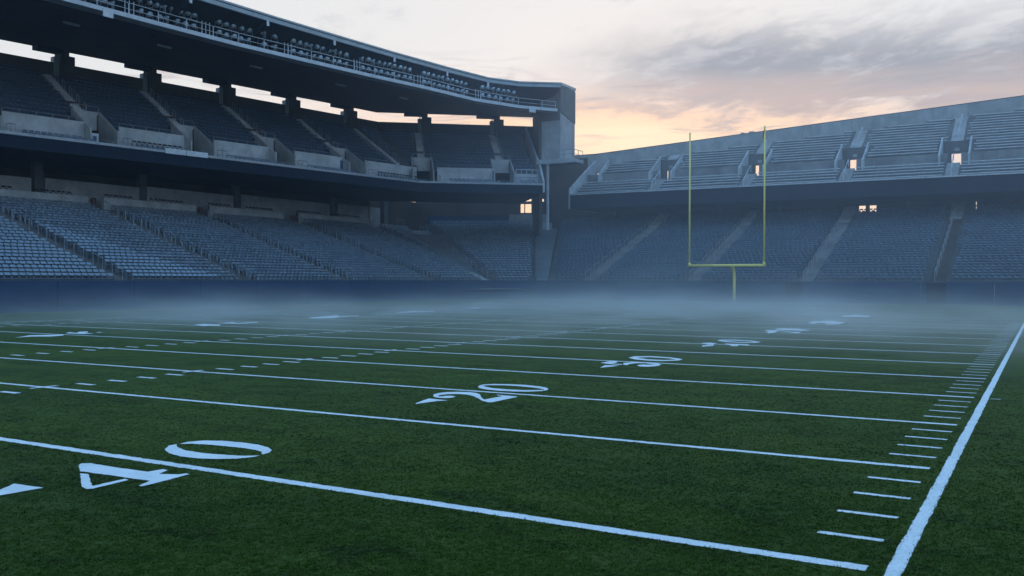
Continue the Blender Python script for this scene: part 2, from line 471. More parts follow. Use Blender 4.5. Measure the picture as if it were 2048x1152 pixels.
DIGITS = {
'40':[[(-9.96,0.89),(-9.97,0.76),(-9.78,0.52),(-9.48,0.35),(-9.16,0.27),(-8.86,0.28),(-8.57,0.39),(-8.34,0.56),(-8.24,0.75),(-8.24,0.88),(-8.42,0.75),(-8.74,0.65),(-9.13,0.60),(-9.45,0.62),(-9.71,0.71),(-9.85,0.80)],[(-9.96,0.93),(-9.98,1.11),(-9.87,1.31),(-9.61,1.44),(-9.27,1.50),(-8.90,1.49),(-8.60,1.40),(-8.39,1.27),(-8.28,1.11),(-8.26,0.98),(-8.31,0.98),(-8.41,1.09),(-8.59,1.16),(-8.87,1.18),(-9.22,1.15),(-9.54,1.11),(-9.79,1.03),(-9.90,0.95)],[(-9.83,-0.82),(-9.88,-0.75),(-9.79,-0.68),(-9.20,-0.68),(-8.67,-0.65),(-8.63,-0.44),(-8.53,-0.45),(-8.44,-0.67),(-8.20,-0.56),(-8.17,-0.47),(-8.09,-0.48),(-8.05,-0.83),(-8.02,-1.24),(-8.09,-1.24),(-8.20,-0.99),(-8.46,-1.02),(-8.92,-1.03),(-9.44,-1.08)],[(-9.32,-1.16),(-9.20,-1.12),(-8.80,-1.38),(-8.55,-1.53),(-8.56,-1.07),(-8.46,-1.10),(-8.42,-1.63),(-8.47,-1.67),(-8.59,-1.64)]],
'40arrow':[[(-9.47,-1.93),(-8.96,-1.89),(-9.06,-2.62)]],
'20':[[(-10.08,9.54),(-10.17,9.78),(-10.18,9.97),(-10.03,10.19),(-9.72,10.33),(-9.32,10.41),(-8.88,10.33),(-8.63,10.19),(-8.44,9.97),(-8.37,9.74),(-8.39,9.62),(-8.48,9.82),(-8.63,9.95),(-8.89,10.04),(-9.25,10.10),(-9.69,10.07),(-9.95,9.95),(-10.08,9.82)],[(-10.08,9.54),(-10.05,9.75),(-9.89,9.60),(-9.61,9.46),(-9.19,9.42),(-8.81,9.51),(-8.53,9.70),(-8.47,9.77),(-8.38,9.59),(-8.57,9.31),(-8.84,9.18),(-9.22,9.10),(-9.58,9.15),(-9.87,9.30)],[(-9.98,7.61),(-10.12,7.85),(-10.16,8.09),(-10.10,8.30),(-9.91,8.47),(-9.68,8.55),(-9.46,8.51),(-9.24,8.31),(-8.95,7.91),(-8.73,7.65),(-8.69,8.35),(-8.86,8.40),(-8.93,8.49),(-8.71,8.46),(-8.40,8.45),(-8.35,8.35),(-8.37,7.38),(-8.44,7.34),(-8.62,7.44),(-8.90,7.71),(-9.20,8.00),(-9.49,8.16),(-9.70,8.15),(-9.87,8.01),(-9.92,7.84),(-9.89,7.66),(-9.78,7.57),(-9.74,7.76),(-9.64,7.83),(-9.49,7.75),(-9.45,7.58),(-9.53,7.45),(-9.66,7.40),(-9.81,7.44)]],
'20arrow':[[(-9.80,7.21),(-9.29,7.16),(-9.41,6.98),(-9.54,6.38),(-9.60,6.46),(-9.73,6.90)]],
'30':[[(-10.21,18.76),(-10.24,19.35),(-9.84,19.67),(-9.13,19.56),(-8.67,19.25),(-8.48,18.98),(-8.65,18.88),(-8.99,19.18),(-9.69,19.28),(-10.00,18.89)],[(-10.21,18.76),(-10.00,18.89),(-9.44,18.52),(-8.94,18.51),(-8.65,18.88),(-8.48,18.98),(-8.48,18.61),(-8.80,18.16),(-9.26,18.06),(-9.78,18.24)],[(-9.43,16.48),(-9.59,16.96),(-9.47,17.27),(-9.04,17.53),(-8.72,17.43),(-8.42,16.99),(-8.37,16.53),(-8.51,16.17),(-8.78,16.16),(-8.98,16.48),(-8.92,16.74),(-8.75,16.79),(-8.63,16.97),(-9.01,17.20),(-9.24,17.06),(-9.30,16.68),(-9.21,16.29)],[(-10.19,16.59),(-10.19,17.43),(-9.90,17.24),(-9.78,16.72),(-9.81,16.53),(-9.49,16.56),(-9.39,16.34),(-9.70,16.32)]],
'30arrow':[[(-9.57,15.20),(-9.77,15.99),(-9.36,16.08),(-9.41,15.67)]],
'n7':[[(-10.38,28.39),(-10.38,28.92),(-9.87,29.24),(-9.13,29.03),(-8.55,28.38),(-8.78,28.23),(-9.09,28.61),(-9.72,28.73),(-10.16,28.38)],[(-10.38,28.39),(-10.16,28.38),(-9.78,28.10),(-9.23,27.95),(-8.78,28.23),(-8.55,28.38),(-8.63,27.84),(-9.12,27.53),(-9.78,27.67)],[(-10.41,26.58),(-10.22,26.97),(-9.84,26.80),(-9.88,26.37),(-9.73,25.94),(-9.96,25.79),(-10.14,26.21),(-10.25,26.14)],[(-9.60,26.82),(-9.29,26.74),(-8.95,26.82),(-8.56,26.80),(-8.48,26.01),(-8.64,26.36),(-8.89,26.33),(-8.71,25.68),(-8.89,25.56),(-9.19,26.14)]],
'n7arrow':[[(-9.77,24.64),(-9.95,25.34),(-9.67,25.84),(-9.54,25.29)]],
'n9':[[(-10.68,38.65),(-10.45,39.49),(-9.73,39.49),(-8.76,38.32),(-8.94,37.78),(-9.71,37.71),(-10.29,38.00)],[(-10.60,36.50),(-10.65,37.44),(-10.21,37.50),(-9.62,36.92),(-9.20,36.36),(-8.90,36.96),(-8.71,35.48),(-8.95,35.52),(-9.49,36.38),(-10.01,36.88),(-9.78,35.20),(-9.85,34.56),(-10.13,35.17),(-10.25,36.10)]],
'n11':[[(-10.66,46.08),(-10.85,48.58),(-10.13,50.37),(-8.96,48.24),(-8.83,45.40),(-9.33,45.08),(-9.73,46.54),(-10.14,46.87),(-10.12,45.41)]],
'n13':[[(-10.88,56.93),(-11.05,59.37),(-10.59,61.48),(-9.15,58.91),(-9.04,56.15),(-9.30,56.96)]],
'fa':[[(-35.92,14.39),(-36.93,15.71),(-36.16,16.75),(-35.58,16.36),(-35.38,15.64),(-36.06,15.22)],[(-37.03,17.44),(-37.70,18.08),(-36.80,17.82),(-37.58,18.52),(-37.43,18.86),(-36.73,18.34),(-36.69,18.12),(-35.79,18.00),(-35.88,17.48)],[(-36.26,18.40),(-36.65,18.87),(-36.12,18.72)]],
'fb':[[(-38.12,25.50),(-38.71,26.79),(-37.26,26.72),(-36.48,25.93),(-36.89,25.19)],[(-38.74,27.81),(-38.96,29.12),(-37.75,28.46),(-37.99,30.13),(-37.31,29.46),(-36.98,27.91),(-37.60,27.85)]],
'fc':[[(-39.47,35.84),(-40.08,38.33),(-40.59,40.06),(-39.11,38.48),(-39.37,40.88),(-38.71,40.01),(-38.31,37.79),(-37.63,36.15),(-38.36,35.21)]],
'fd':[[(-40.77,46.62),(-41.35,49.88),(-40.44,49.13),(-40.34,51.27),(-39.40,49.84),(-39.57,47.76),(-39.65,46.13)]],
'fe':[[(-42.04,57.79),(-42.21,60.71),(-40.02,57.53)],[(-41.26,60.04),(-41.39,62.18),(-40.30,60.27)]],
}
DIGIT_NAME = {'40': 'field_numeral', '20': 'field_numeral', '30': 'field_numeral', '40arrow': 'direction_arrow', '20arrow': 'direction_arrow',
              '30arrow': 'direction_arrow', 'n7arrow': 'direction_arrow'}
for key, polys in DIGITS.items():
    for p in polys:
        pts = []
        for a, b in zip(p, p[1:] + p[:1]):                    # sprayed edge: subdivide and jitter a little
            L = math.dist(a, b)
            n = max(1, int(L / 0.07)) if key in ('40', '20', '40arrow', '20arrow') else 1
            for q in range(n):
                t = q / n; j = 0.004 if n > 1 else 0
                pts.append((a[0] + (b[0] - a[0]) * t + random.gauss(0, j), a[1] + (b[1] - a[1]) * t + random.gauss(0, j), 0.008))
        mb = MB().poly(pts)
        o = mb.build(DIGIT_NAME.get(key, 'field_numeral'), 'line_paint', turf)
        if o.data.polygons[0].normal.z < 0: o.data.flip_normals()
        POLYS.append(np.array([(q[0], q[1]) for q in pts]))
strip('touch_mark', -57.4, -56.4, 93.6, 0.35, 0)
strip('touch_mark', -37.3, -36.4, 93.9, 0.35, 0)


def in_poly(P, poly):
    x, y = P[:, 0], P[:, 1]; inside = np.zeros(len(P), bool); n = len(poly)
    for i in range(n):
        x1, y1 = poly[i]; x2, y2 = poly[(i + 1) % n]
        if y1 == y2: continue
        c = ((y1 > y) != (y2 > y)) & (x < (x2 - x1) * (y - y1) / (y2 - y1) + x1)
        inside ^= c
    return inside


def grass():
    n = 200000
    u = rng.random(n)
    r = 7.0 * (30.0 / 7.0) ** u                                   # denser close to the viewer's side of the field
    th = math.pi / 2 + YAW + rng.uniform(-0.62, 0.62, n)
    keep = rng.random(n) > np.clip((r - 10.0) / 19.0, 0, 1) ** 0.9
    r, th = r[keep], th[keep]; n = len(r)
    P = np.stack([CAM_POS[0] + r * np.cos(th), CAM_POS[1] + r * np.sin(th)], 1)
    white = np.zeros(n, bool)
    for x0, x1, y0, y1, s, al in RECTS:
        if al == 'x': a, b = P[:, 0], P[:, 1] - s * P[:, 0]
        else: a, b = P[:, 1], P[:, 0] - s * P[:, 1]
        white |= (a > x0) & (a < x1) & (b > y0) & (b < y1)
    for pl in POLYS:
        lo, hi = pl.min(0), pl.max(0)
        m = (P[:, 0] > lo[0]) & (P[:, 0] < hi[0]) & (P[:, 1] > lo[1]) & (P[:, 1] < hi[1])
        if m.any():
            idx = np.where(m)[0]; white[idx[in_poly(P[idx], pl)]] = True
    B = 3
    size = (0.6 + 0.055 * r)[:, None]                              # farther tufts stand for wider clumps
    ang = rng.uniform(0, 2 * math.pi, (n, B)); lean = rng.uniform(1.0, 2.6, (n, B)); h = rng.uniform(0.007, 0.016, (n, B))
    h = np.where(white[:, None], h * 0.6, h)
    w = rng.uniform(0.003, 0.006, (n, B)) * size
    size = np.where(white[:, None], 0.35, size)
    ox = rng.normal(0, 0.012, (n, B)) * size; oy = rng.normal(0, 0.012, (n, B)) * size
    bx = P[:, :1] + ox; by = P[:, 1:] + oy
    px, py = -np.sin(ang) * w, np.cos(ang) * w
    V = np.zeros((n, B, 3, 3))
    V[..., 0, 0] = bx - px; V[..., 0, 1] = by - py
    V[..., 1, 0] = bx + px; V[..., 1, 1] = by + py
    V[..., 2, 0] = bx + np.cos(ang) * h * lean; V[..., 2, 1] = by + np.sin(ang) * h * lean; V[..., 2, 2] = h
    V[..., 0:2, 2] = 0.001
    me = bpy.data.meshes.new('grass_blades')
    nv = n * B * 3
    me.vertices.add(nv); me.vertices.foreach_set('co', V.reshape(-1))
    me.loops.add(nv); me.loops.foreach_set('vertex_index', np.arange(nv, dtype=np.int32))
    me.polygons.add(n * B); me.polygons.foreach_set('loop_start', np.arange(0, nv, 3, dtype=np.int32))
    me.materials.append(MAT['grass_blade']); me.materials.append(MAT['painted_blade'])
    me.polygons.foreach_set('material_index', np.repeat(white.astype(np.int32), B))
    me.update(calc_edges=True)
    o = bpy.data.objects.new('grass', me); COL.objects.link(o)
    tag(o, 'short dark green grass blades of the football field, white where painted', 'grass', kind='stuff')


grass()

# ------------------------------------------------------------------ padded wall round the field
WALL = [(-62.5, 14), (-62.5, 81), (-61.6, 86), (-59.0, 90.7), (-54.9, 94.6), (-51.0, 96.0), (24, 96.0)]
pw = tag(empty('perimeter_wall', (-62.5, 81, 0)), 'blue padded wall around the field below the lower seats', 'wall')
for a, b in zip(WALL, WALL[1:]):
    L = math.dist(a, b); n = max(1, round(L / 7.0))
    for k in range(n):
        p, q = lerp(a, b, k / n), lerp(a, b, (k + 1) / n)
        d = (q - p) / np.linalg.norm(q - p)
        e = 0.022 if L > 8 else 0.0
        z = 2.30 + random.uniform(-0.006, 0.006)
        child_of(MB().wall(p + d * e, q - d * e, 0.22, 0.0, z).build('wall_panel', 'wall_pad'), pw)
    d = (np.array(b) - np.array(a)) / L; nrm = np.array([-d[1], d[0]])
    child_of(MB().wall(np.array(a) + nrm * 0.02, np.array(b) + nrm * 0.02, 0.2, 2.312, 2.37).build('wall_cap', 'steel_dark'), pw)
for X in (-24.0, -9.6):
    child_of(MB().box(X, X + 1.9, 95.95, 95.99, 0.05, 2.2).build('gate', 'fascia_navy'), pw)

# ------------------------------------------------------------------ goal post
gp = tag(empty('goal_post', (-29.36, 94.6, 0)), 'yellow football goal post with tall uprights in the misty end zone', 'goal post')


def gchild(o): return child_of(o, gp)


arc = [(-29.36, 94.6, -0.0)] + [(-29.36, 94.6, z) for z in (0.8, 1.8, 2.5)]
arc += [(-29.36, 94.6 - 0.9 * (1 - math.cos(t)), 2.5 + 1.5 * math.sin(t)) for t in np.linspace(0.25, math.pi / 2, 6)]
gchild(MB().tube(arc, 0.17, 12).build('gooseneck', 'goal_yellow', smooth=True))
gchild(MB().box(-29.74, -28.98, 94.2, 95.0, 0.004, 0.06).build('base_plate', 'steel_dark'))
GX0, GX1, GY = -34.33, -25.76, 93.7
gchild(MB().tube([(GX0 - 0.1, GY, 4.10), (GX1 + 0.1, GY, 4.10)], 0.15, 12).build('crossbar', 'goal_yellow', smooth=True))
for X, top in ((GX0, 19.35), (GX1, 19.45)):
    up = gchild(MB().tube([(X, GY, 4.2), (X, GY, top)], [0.11, 0.09], 12).build('upright', 'goal_yellow', smooth=True))
    gchild(MB().tube([(X, GY, 3.98), (X, GY, 4.42)], 0.165, 12).build('collar', 'goal_yellow', smooth=True))
gchild(MB().prism([(GX1 - 0.05, GY - 0.11, 19.1), (GX1 - 0.22, GY - 0.13, 18.2), (GX1 - 0.12, GY - 0.12, 18.0), (GX1 + 0.02, GY - 0.11, 19.0)], (0, 0, 0), (0, -0.02, 0)).build('wind_ribbon', 'ribbon_red'))

# ------------------------------------------------------------------ seats


def seat_mesh(name, mat):
    """one tip-up seat: rounded back shell, folded pan, two arm stanchions; x along the row, +y to the rear, origin on the tread"""
    bm = bmesh.new()
    def shell(w, z0, z1, y0, y1, th, rnd, low):
        prof = []
        for sx in (1, -1):
            for k in range(3):
                a = k / 2 * math.pi / 2
                x = (w / 2 - rnd + rnd * math.cos(a)) if sx == 1 else -(w / 2 - rnd + rnd * math.sin(a))
                z = (z1 - rnd + rnd * math.sin(a)) if sx == 1 else (z1 - rnd + rnd * math.cos(a))
                prof.append((x, z))
        prof += [(-w / 2 + low, z0), (w / 2 - low, z0)]
        fr, bk = [], []
        for x, z in prof:
            y = y0 + (y1 - y0) * (z - z0) / (z1 - z0)
            dish = 0.03 * (1 - (2 * x / w) ** 2)
            fr.append(bm.verts.new((x, y + dish, z))); bk.append(bm.verts.new((x, y + th + dish, z)))
        bm.faces.new(fr); bm.faces.new(bk[::-1])
        n = len(fr)
        for k in range(n): bm.faces.new((fr[k], bk[k], bk[(k + 1) % n], fr[(k + 1) % n]))
    shell(0.48, 0.655, 0.85, 0.10, 0.25, 0.04, 0.085, 0.03)
    shell(0.43, 0.40, 0.445, -0.10, 0.12, 0.05, 0.02, 0.03)
    for sx in (-1, 1):
        x = sx * 0.262
        vs = [bm.verts.new(c) for c in ((x - .014, 0.0, 0), (x + .014, 0.0, 0), (x + .014, .16, 0), (x - .014, .16, 0),
                                         (x - .014, .02, .50), (x + .014, .02, .50), (x + .014, .22, .62), (x - .014, .22, .62))]
        for q in ((4, 5, 6, 7), (0, 1, 5, 4), (1, 2, 6, 5), (3, 0, 4, 7)): bm.faces.new([vs[k] for k in q])
    bmesh.ops.recalc_face_normals(bm, faces=bm.faces)
    me = bpy.data.meshes.new(name); bm.to_mesh(me); bm.free(); me.materials.append(MAT[mat])
    return me


SEAT = {k: seat_mesh('seat_' + k, 'seat_' + k) for k in ('blue', 'navy', 'black', 'slate')}


def seat_mass(name, seats, kind_key, label, cat='seats'):
    """the many seats past the nearest ones: one mesh object"""
    bm = bmesh.new(); bm.from_mesh(SEAT[kind_key]); bmesh.ops.triangulate(bm, faces=bm.faces); bm.verts.index_update()
    v = np.array([x.co[:] for x in bm.verts]); f = np.array([[q.index for q in t.verts] for t in bm.faces], np.int32); bm.free()
    S = np.array(seats); n = len(S)
    c, s = np.cos(S[:, 3]), np.sin(S[:, 3])
    V = np.empty((n, len(v), 3))
    V[..., 0] = S[:, 0:1] + c[:, None] * v[:, 0] - s[:, None] * v[:, 1]
    V[..., 1] = S[:, 1:2] + s[:, None] * v[:, 0] + c[:, None] * v[:, 1]
    V[..., 2] = S[:, 2:3] + v[:, 2]
    Fa = (f[None] + (np.arange(n) * len(v))[:, None, None]).reshape(-1).astype(np.int32)
    me = bpy.data.meshes.new(name)
    me.vertices.add(n * len(v)); me.vertices.foreach_set('co', V.reshape(-1))
    me.loops.add(len(Fa)); me.loops.foreach_set('vertex_index', Fa)
    me.polygons.add(len(Fa) // 3); me.polygons.foreach_set('loop_start', np.arange(0, len(Fa), 3, dtype=np.int32))
    me.materials.append(MAT['seat_' + kind_key]); me.update(calc_edges=True)
    o = bpy.data.objects.new(name, me); COL.objects.link(o)
    return tag(o, label, cat, kind='stuff')


def row_seats(a, b, z, pitch=0.56, gap=0.25, skip=0.0):
    """seat places along plan line a-b (the tread's front edge), facing the field on the right of a->b"""
    a, b = np.array(a, float), np.array(b, float)
    L = np.linalg.norm(b - a)
    n = int((L - 2 * gap - 0.5 * pitch) / pitch)
    if n < 1: return []
    d = (b - a) / L; nrm = np.array([-d[1], d[0]])
    ang = math.atan2(d[1], d[0])
    out = []
    sh = random.uniform(-0.5, 0.5) * (L - 2 * gap - (n - 0.2) * pitch)
    for k in range(n):
        if skip and random.random() < skip: continue
        p = a + d * (L / 2 + sh + (k - (n - 1) / 2) * pitch) + nrm * 0.42
        out.append((p[0], p[1], z, ang + random.gauss(0, 0.01)))
    return out


def edge(*pts):
    """plan edge given as (t, (x, y)) stations"""
    T = [p[0] for p in pts]
    def f(t):
        for (t0, a), (t1, b) in zip(pts, pts[1:]):
            if t <= t1 or (t1, b) == pts[-1]: return lerp(a, b, (t - t0) / (t1 - t0))
    return f


def terrace(parent, Lf, Rf, z0, z1, n, name='terrace', t0=0.0, mat='concrete_dark', seats=None):
    """n stepped treads from plan edge Lf(t) to Rf(t); collects seat places row by row"""
    mb = MB(); rows = []
    k0 = int(round(t0 * n))
    for k in range(k0, n):
        ta, tb = k / n, (k + 1) / n
        z = z0 + (z1 - z0) * ta; zb = z0 + (z1 - z0) * tb
        a, b, c, d = Lf(ta), Rf(ta), Rf(tb), Lf(tb)
        mb.poly([(*a, z), (*b, z), (*c, z), (*d, z)])
        mb.poly([(*d, z), (*c, z), (*c, zb), (*d, zb)])
        mb.poly([(*a, z), (*d, z), (*d, z - 1.0), (*a, z - 1.0)])
        mb.poly([(*b, z - 1.0), (*c, z - 1.0), (*c, z), (*b, z)])
        rows.append((a, b, z))
    child_of(mb.build(name, mat), parent)
    return rows


def stair(parent, Lf, Rf, z0, z1, n, t0=0.0, mat='concrete', t1=1.0):
    mb = MB(); m = n * 2
    for k in range(int(t0 * m), int(t1 * m)):
        ta, tb = k / m, (k + 1) / m
        z = z0 + (z1 - z0) * ta + (z1 - z0) / m * 0.6
        a, b, c, d = Lf(ta), Rf(ta), Rf(tb), Lf(tb)
        mb.hexa([(*a, z - 0.8), (*b, z - 0.8), (*c, z - 0.8), (*d, z - 0.8)], [(*a, z), (*b, z), (*c, z), (*d, z)])
    return child_of(mb.build('stair', mat), parent)


def rail_run(parent, P0, P1, posts, h=0.95, r=0.026, name='handrail', mat='steel', mid=False):
    """hooped hand rail between two floor points"""
    P0, P1 = np.array(P0, float), np.array(P1, float)
    mb = MB(); up = np.array([0, 0, h])
    mb.tube([P0, P0 + up * 0.93, P0 + up + (P1 - P0) * 0.03, P1 + up - (P1 - P0) * 0.03, P1 + up * 0.93, P1], r, 6)
    for k in range(1, posts - 1):
        q = lerp(P0, P1, k / (posts - 1)); mb.tube([q, q + up], r, 6)
    if mid: mb.tube([P0 + up * 0.5, P1 + up * 0.5], r * 0.8, 6)
    return child_of(mb.build(name, mat), parent)


def wall_holes(A, B, th, z0, z1, holes):
    """upright wall along plan line A-B with rectangular openings (s0, s1, za, zb)"""
    A, B = np.array(A, float), np.array(B, float); L = np.linalg.norm(B - A); d = (B - A) / L
    mb = MB(); s = 0.0
    for s0, s1, za, zb in sorted(holes):
        mb.wall(A + d * s, A + d * s0, th, z0, z1)
        mb.wall(A + d * s0, A + d * s1, th, z0, za); mb.wall(A + d * s0, A + d * s1, th, zb, z1)
        s = s1
    mb.wall(A + d * s, B, th, z0, z1)
    return mb


# ------------------------------------------------------------------ lower stand along the left touchline and round the corner
ls = tag(empty('lower_stand', (-74, 60, 0)), 'lower left stand of stepped terraces with rows of blue seats', 'grandstand')
ZL0, ZL1, NL = 2.05, 9.75, 26
XB0, XB1 = -62.8, -85.0
AIS = [40.3, 53.9, 68.1, 83.7]
blocks = []      # (rows, block index)
ys = [12.0] + AIS
for k in range(4):
    y0 = ys[k] + (0.62 if k else 0); y1 = ys[k + 1] - 0.62
    rows = terrace(ls, edge((0, (XB0, y0)), (1, (XB1, y0))), edge((0, (XB0, y1)), (1, (XB1, y1))), ZL0, ZL1, NL)
    blocks.append(rows)
MERGE = (-69.9, 98.2)
L4 = edge((0, (XB0, 84.32)), (1, (XB1, 84.32)))
R4 = edge((0, (-59.6, 90.3)), (0.33, (-69.6, 97.4)), (1, (-85.0, 99.2)))
blocks.append(terrace(ls, L4, R4, ZL0, ZL1 + 0.3, NL))
L4b = edge((0.33, (-70.0, 98.4)), (1, (-85.2, 100.5)))
R4b = edge((0.33, (-70.2, 98.9)), (1, (-86.6, 111.0)))
blocks.append(terrace(ls, L4b, R4b, ZL0, ZL1 + 0.5, NL, t0=0.34))
L5 = edge((0, (-58.9, 91.2)), (1, (-85.4, 113.2)))
R5 = edge((0, (-55.1, 94.8)), (1, (-69.2, 120.6)))
NC = 28
blocks.append(terrace(ls, L5, R5, ZL0, 11.3, NC))
for y in AIS:
    stair(ls, edge((0, (XB0, y - 0.62)), (1, (XB1, y - 0.62))), edge((0, (XB0, y + 0.62)), (1, (XB1, y + 0.62))), ZL0, ZL1, NL, mat='concrete_dark')
stair(ls, R4, edge((0, (-59.0, 91.1)), (0.33, (-70.0, 98.6)), (1, (-85.2, 100.5))), ZL0, ZL1 + 0.3, NL, mat='concrete')
stair(ls, R4b, edge((0, (-58.9, 91.2)), (1, (-85.4, 113.2))), ZL0, ZL1 + 0.5, NL, t0=0.34, mat='concrete')
# the sloping ramp in the corner between the two lower stands
RAMP = [(-55.1, 94.8), (-53.9, 95.8), (-66.0, 122.2), (-69.2, 120.6)]
child_of(MB().hexa([(x, y, z - 0.5) for (x, y), z in zip(RAMP, (2.0, 2.0, 10.6, 10.6))], [(x, y, z) for (x, y), z in zip(RAMP, (2.0, 2.0, 10.6, 10.6))]).build('ramp', 'concrete_dark'), ls)
child_of(MB().wall((-54.9, 94.75), (-67.4, 118.0), 0.18, 1.0, 2.75, 7.0, 10.4).build('ramp_wall', 'concrete_dark'), ls)
child_of(MB().poly([(-58.6, 90.4, 1.2), (-53.6, 95.9, 1.2), (-65.6, 123.5, 9.6), (-88, 116, 9.4), (-88, 96, 9.0), (-63, 84, 1.2)]).build('under_slab', 'concrete_dark'), ls)
# hooped rails up the aisles
for y in AIS:
    for k, t in enumerate(np.linspace(0.03, 0.93, 9)):
        t2 = t + 0.055
        P = (*lerp((XB0, y + 0.1), (XB1, y + 0.1), t), ZL0 + (ZL1 - ZL0) * t + 0.05)
        Q = (*lerp((XB0, y + 0.1), (XB1, y + 0.1), t2), ZL0 + (ZL1 - ZL0) * t2 + 0.05)
        rail_run(ls, P, Q, 2, 1.0, 0.032)
for t in np.linspace(0.05, 0.92, 8):
    P = (*lerp((-59.2, 90.9), (-85.9, 112.3), t), ZL0 + 8.0 * t + 0.1); t2 = t + 0.06
    Q = (*lerp((-59.2, 90.9), (-85.9, 112.3), t2), ZL0 + 8.0 * t2 + 0.1)
    rail_run(ls, P, Q, 2, 1.0, 0.032)
# parapets, box seats and columns behind the top row
box_seats = []
pan1 = [(24, 38.6), (42.0, 52.8), (54.7, 66.9), (69.0, 81.4), (84.2, 99.0)]
for a, b in pan1:
    z = 11.05 + (b - 60) * 0.006
    child_of(MB().wall((-85.35, b), (-85.35, a), -0.18, 9.3, z).build('parapet_panel', 'concrete'), ls)
    m = (a + b) / 2
    for s0, s1 in ((a + 0.3, m - 1.4), (m - 0.2, b - 0.6)):
        box_seats += row_seats((-85.7, s0), (-85.7, s1), z - 0.40, pitch=0.6)
child_of(MB().wall((-85.4, 99.3), (-85.6, 100.5), -0.18, 9.3, 11.2).build('parapet_panel', 'concrete'), ls)
cols = [49.4, 62.1, 76.3, 94.8, 107.0]
pan2 = [(30, 48.6), (50.1, 61.6), (62.6, 75.7), (77.0, 93.9), (95.7, 105.6)]
child_of(MB().poly([(-85.5, 20, 9.9), (-99, 20, 9.9), (-99, 112, 9.9), (-85.5, 112, 9.9)]).build('concourse_floor', 'concrete_dark'), ls)
for (a, b), zt in zip(pan2, (12.95, 13.1, 13.3, 13.55, 13.75)):
    child_of(MB().wall((-88.5, b), (-88.5, a), -0.2, 9.95, zt - 0.25).build('parapet_panel', 'concrete'), ls)
for y in cols:
    child_of(MB().box(-89.2, -88.4, y - 0.45, y + 0.45, 9.95, 14.6).build('column', 'concrete_dark'), ls)
    rail_run(ls, (-85.6, y - 0.8, 10.0), (-85.6, y + 0.9, 10.0), 2, 1.6, 0.03)
# blue-fronted box and pale walls behind the corner block
CA, CB = np.array((-88.0, 114.2)), np.array((-65.5, 124.5)); CD = (CB - CA) / np.linalg.norm(CB - CA); CN = np.array((CD[1], -CD[0]))
child_of(MB().wall(CA + CD * 2.0 + CN * 0.6, CA + CD * 15.4 + CN * 0.6, 0.3, 10.6, 12.75).build('corner_parapet', 'wall_pad'), ls)
child_of(MB().wall(CA + CD * 15.45 + CN * 0.6, CA + CD * 21.4 + CN * 0.6, 0.3, 10.6, 12.9).build('corner_parapet', 'concrete'), ls)
child_of(MB().wall((-69.4, 119.3), (-66.3, 120.8), 0.25, 8.0, 11.4).build('corner_parapet', 'concrete_pale'), ls)
# bins at the heads of the aisles
for y in AIS[1:]:
    bb = tag(empty('litter_bin', (-86.0, y, 9.9)), 'dull red litter bin at the head of the aisle, ' + ORD[AIS.index(y) - 1] + ' from the left', 'bin', 'bins at the aisle heads')
    child_of(MB().tube([(-86.0, y, 9.9), (-86.0, y, 10.85)], 0.3, 10).build('body', 'bin_red'), bb)
    child_of(MB().tube([(-86.0, y, 10.87), (-86.0, y, 10.97)], [0.33, 0.2], 10).build('lid', 'steel_dark'), bb)

# seats: the nearest three hundred one by one, the rest as one mass
cand, rest = [], []
for bi, rows in enumerate(blocks):
    for ri, (a, b, z) in enumerate(rows):
        ss = row_seats(a, b, z)
        for si, q in enumerate(ss):
            x, yy, d = project((q[0], q[1], q[2] + 0.6))
            vis = -4 < x < 2052
            n_from = len(ss) - si if bi == 0 else si + 1
            if bi in (0, 1) and vis: cand.append((d, bi, ri, n_from, q))
            elif vis or x > -120: rest.append(q)
cand.sort(key=lambda c: c[0])
for i, (d, bi, ri, nf, q) in enumerate(cand):
    if i >= 300: rest.append(q); continue
    o = bpy.data.objects.new('stadium_seat', SEAT['blue']); COL.objects.link(o)
    o.location = q[:3]; o.rotation_euler = (0, 0, q[3])
    tag(o, 'blue tip-up seat, %s row above the wall, %s seat %s of the leftmost lower aisle' % (ordinal(ri), ordinal(nf - 1), 'left' if bi == 0 else 'right'),
        'seat', 'blue seats of the lower left stand')
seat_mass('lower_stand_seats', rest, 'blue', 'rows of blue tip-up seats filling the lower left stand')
seat_mass('box_seats', box_seats, 'black', 'short rows of black seats behind the parapet of the lower left stand')

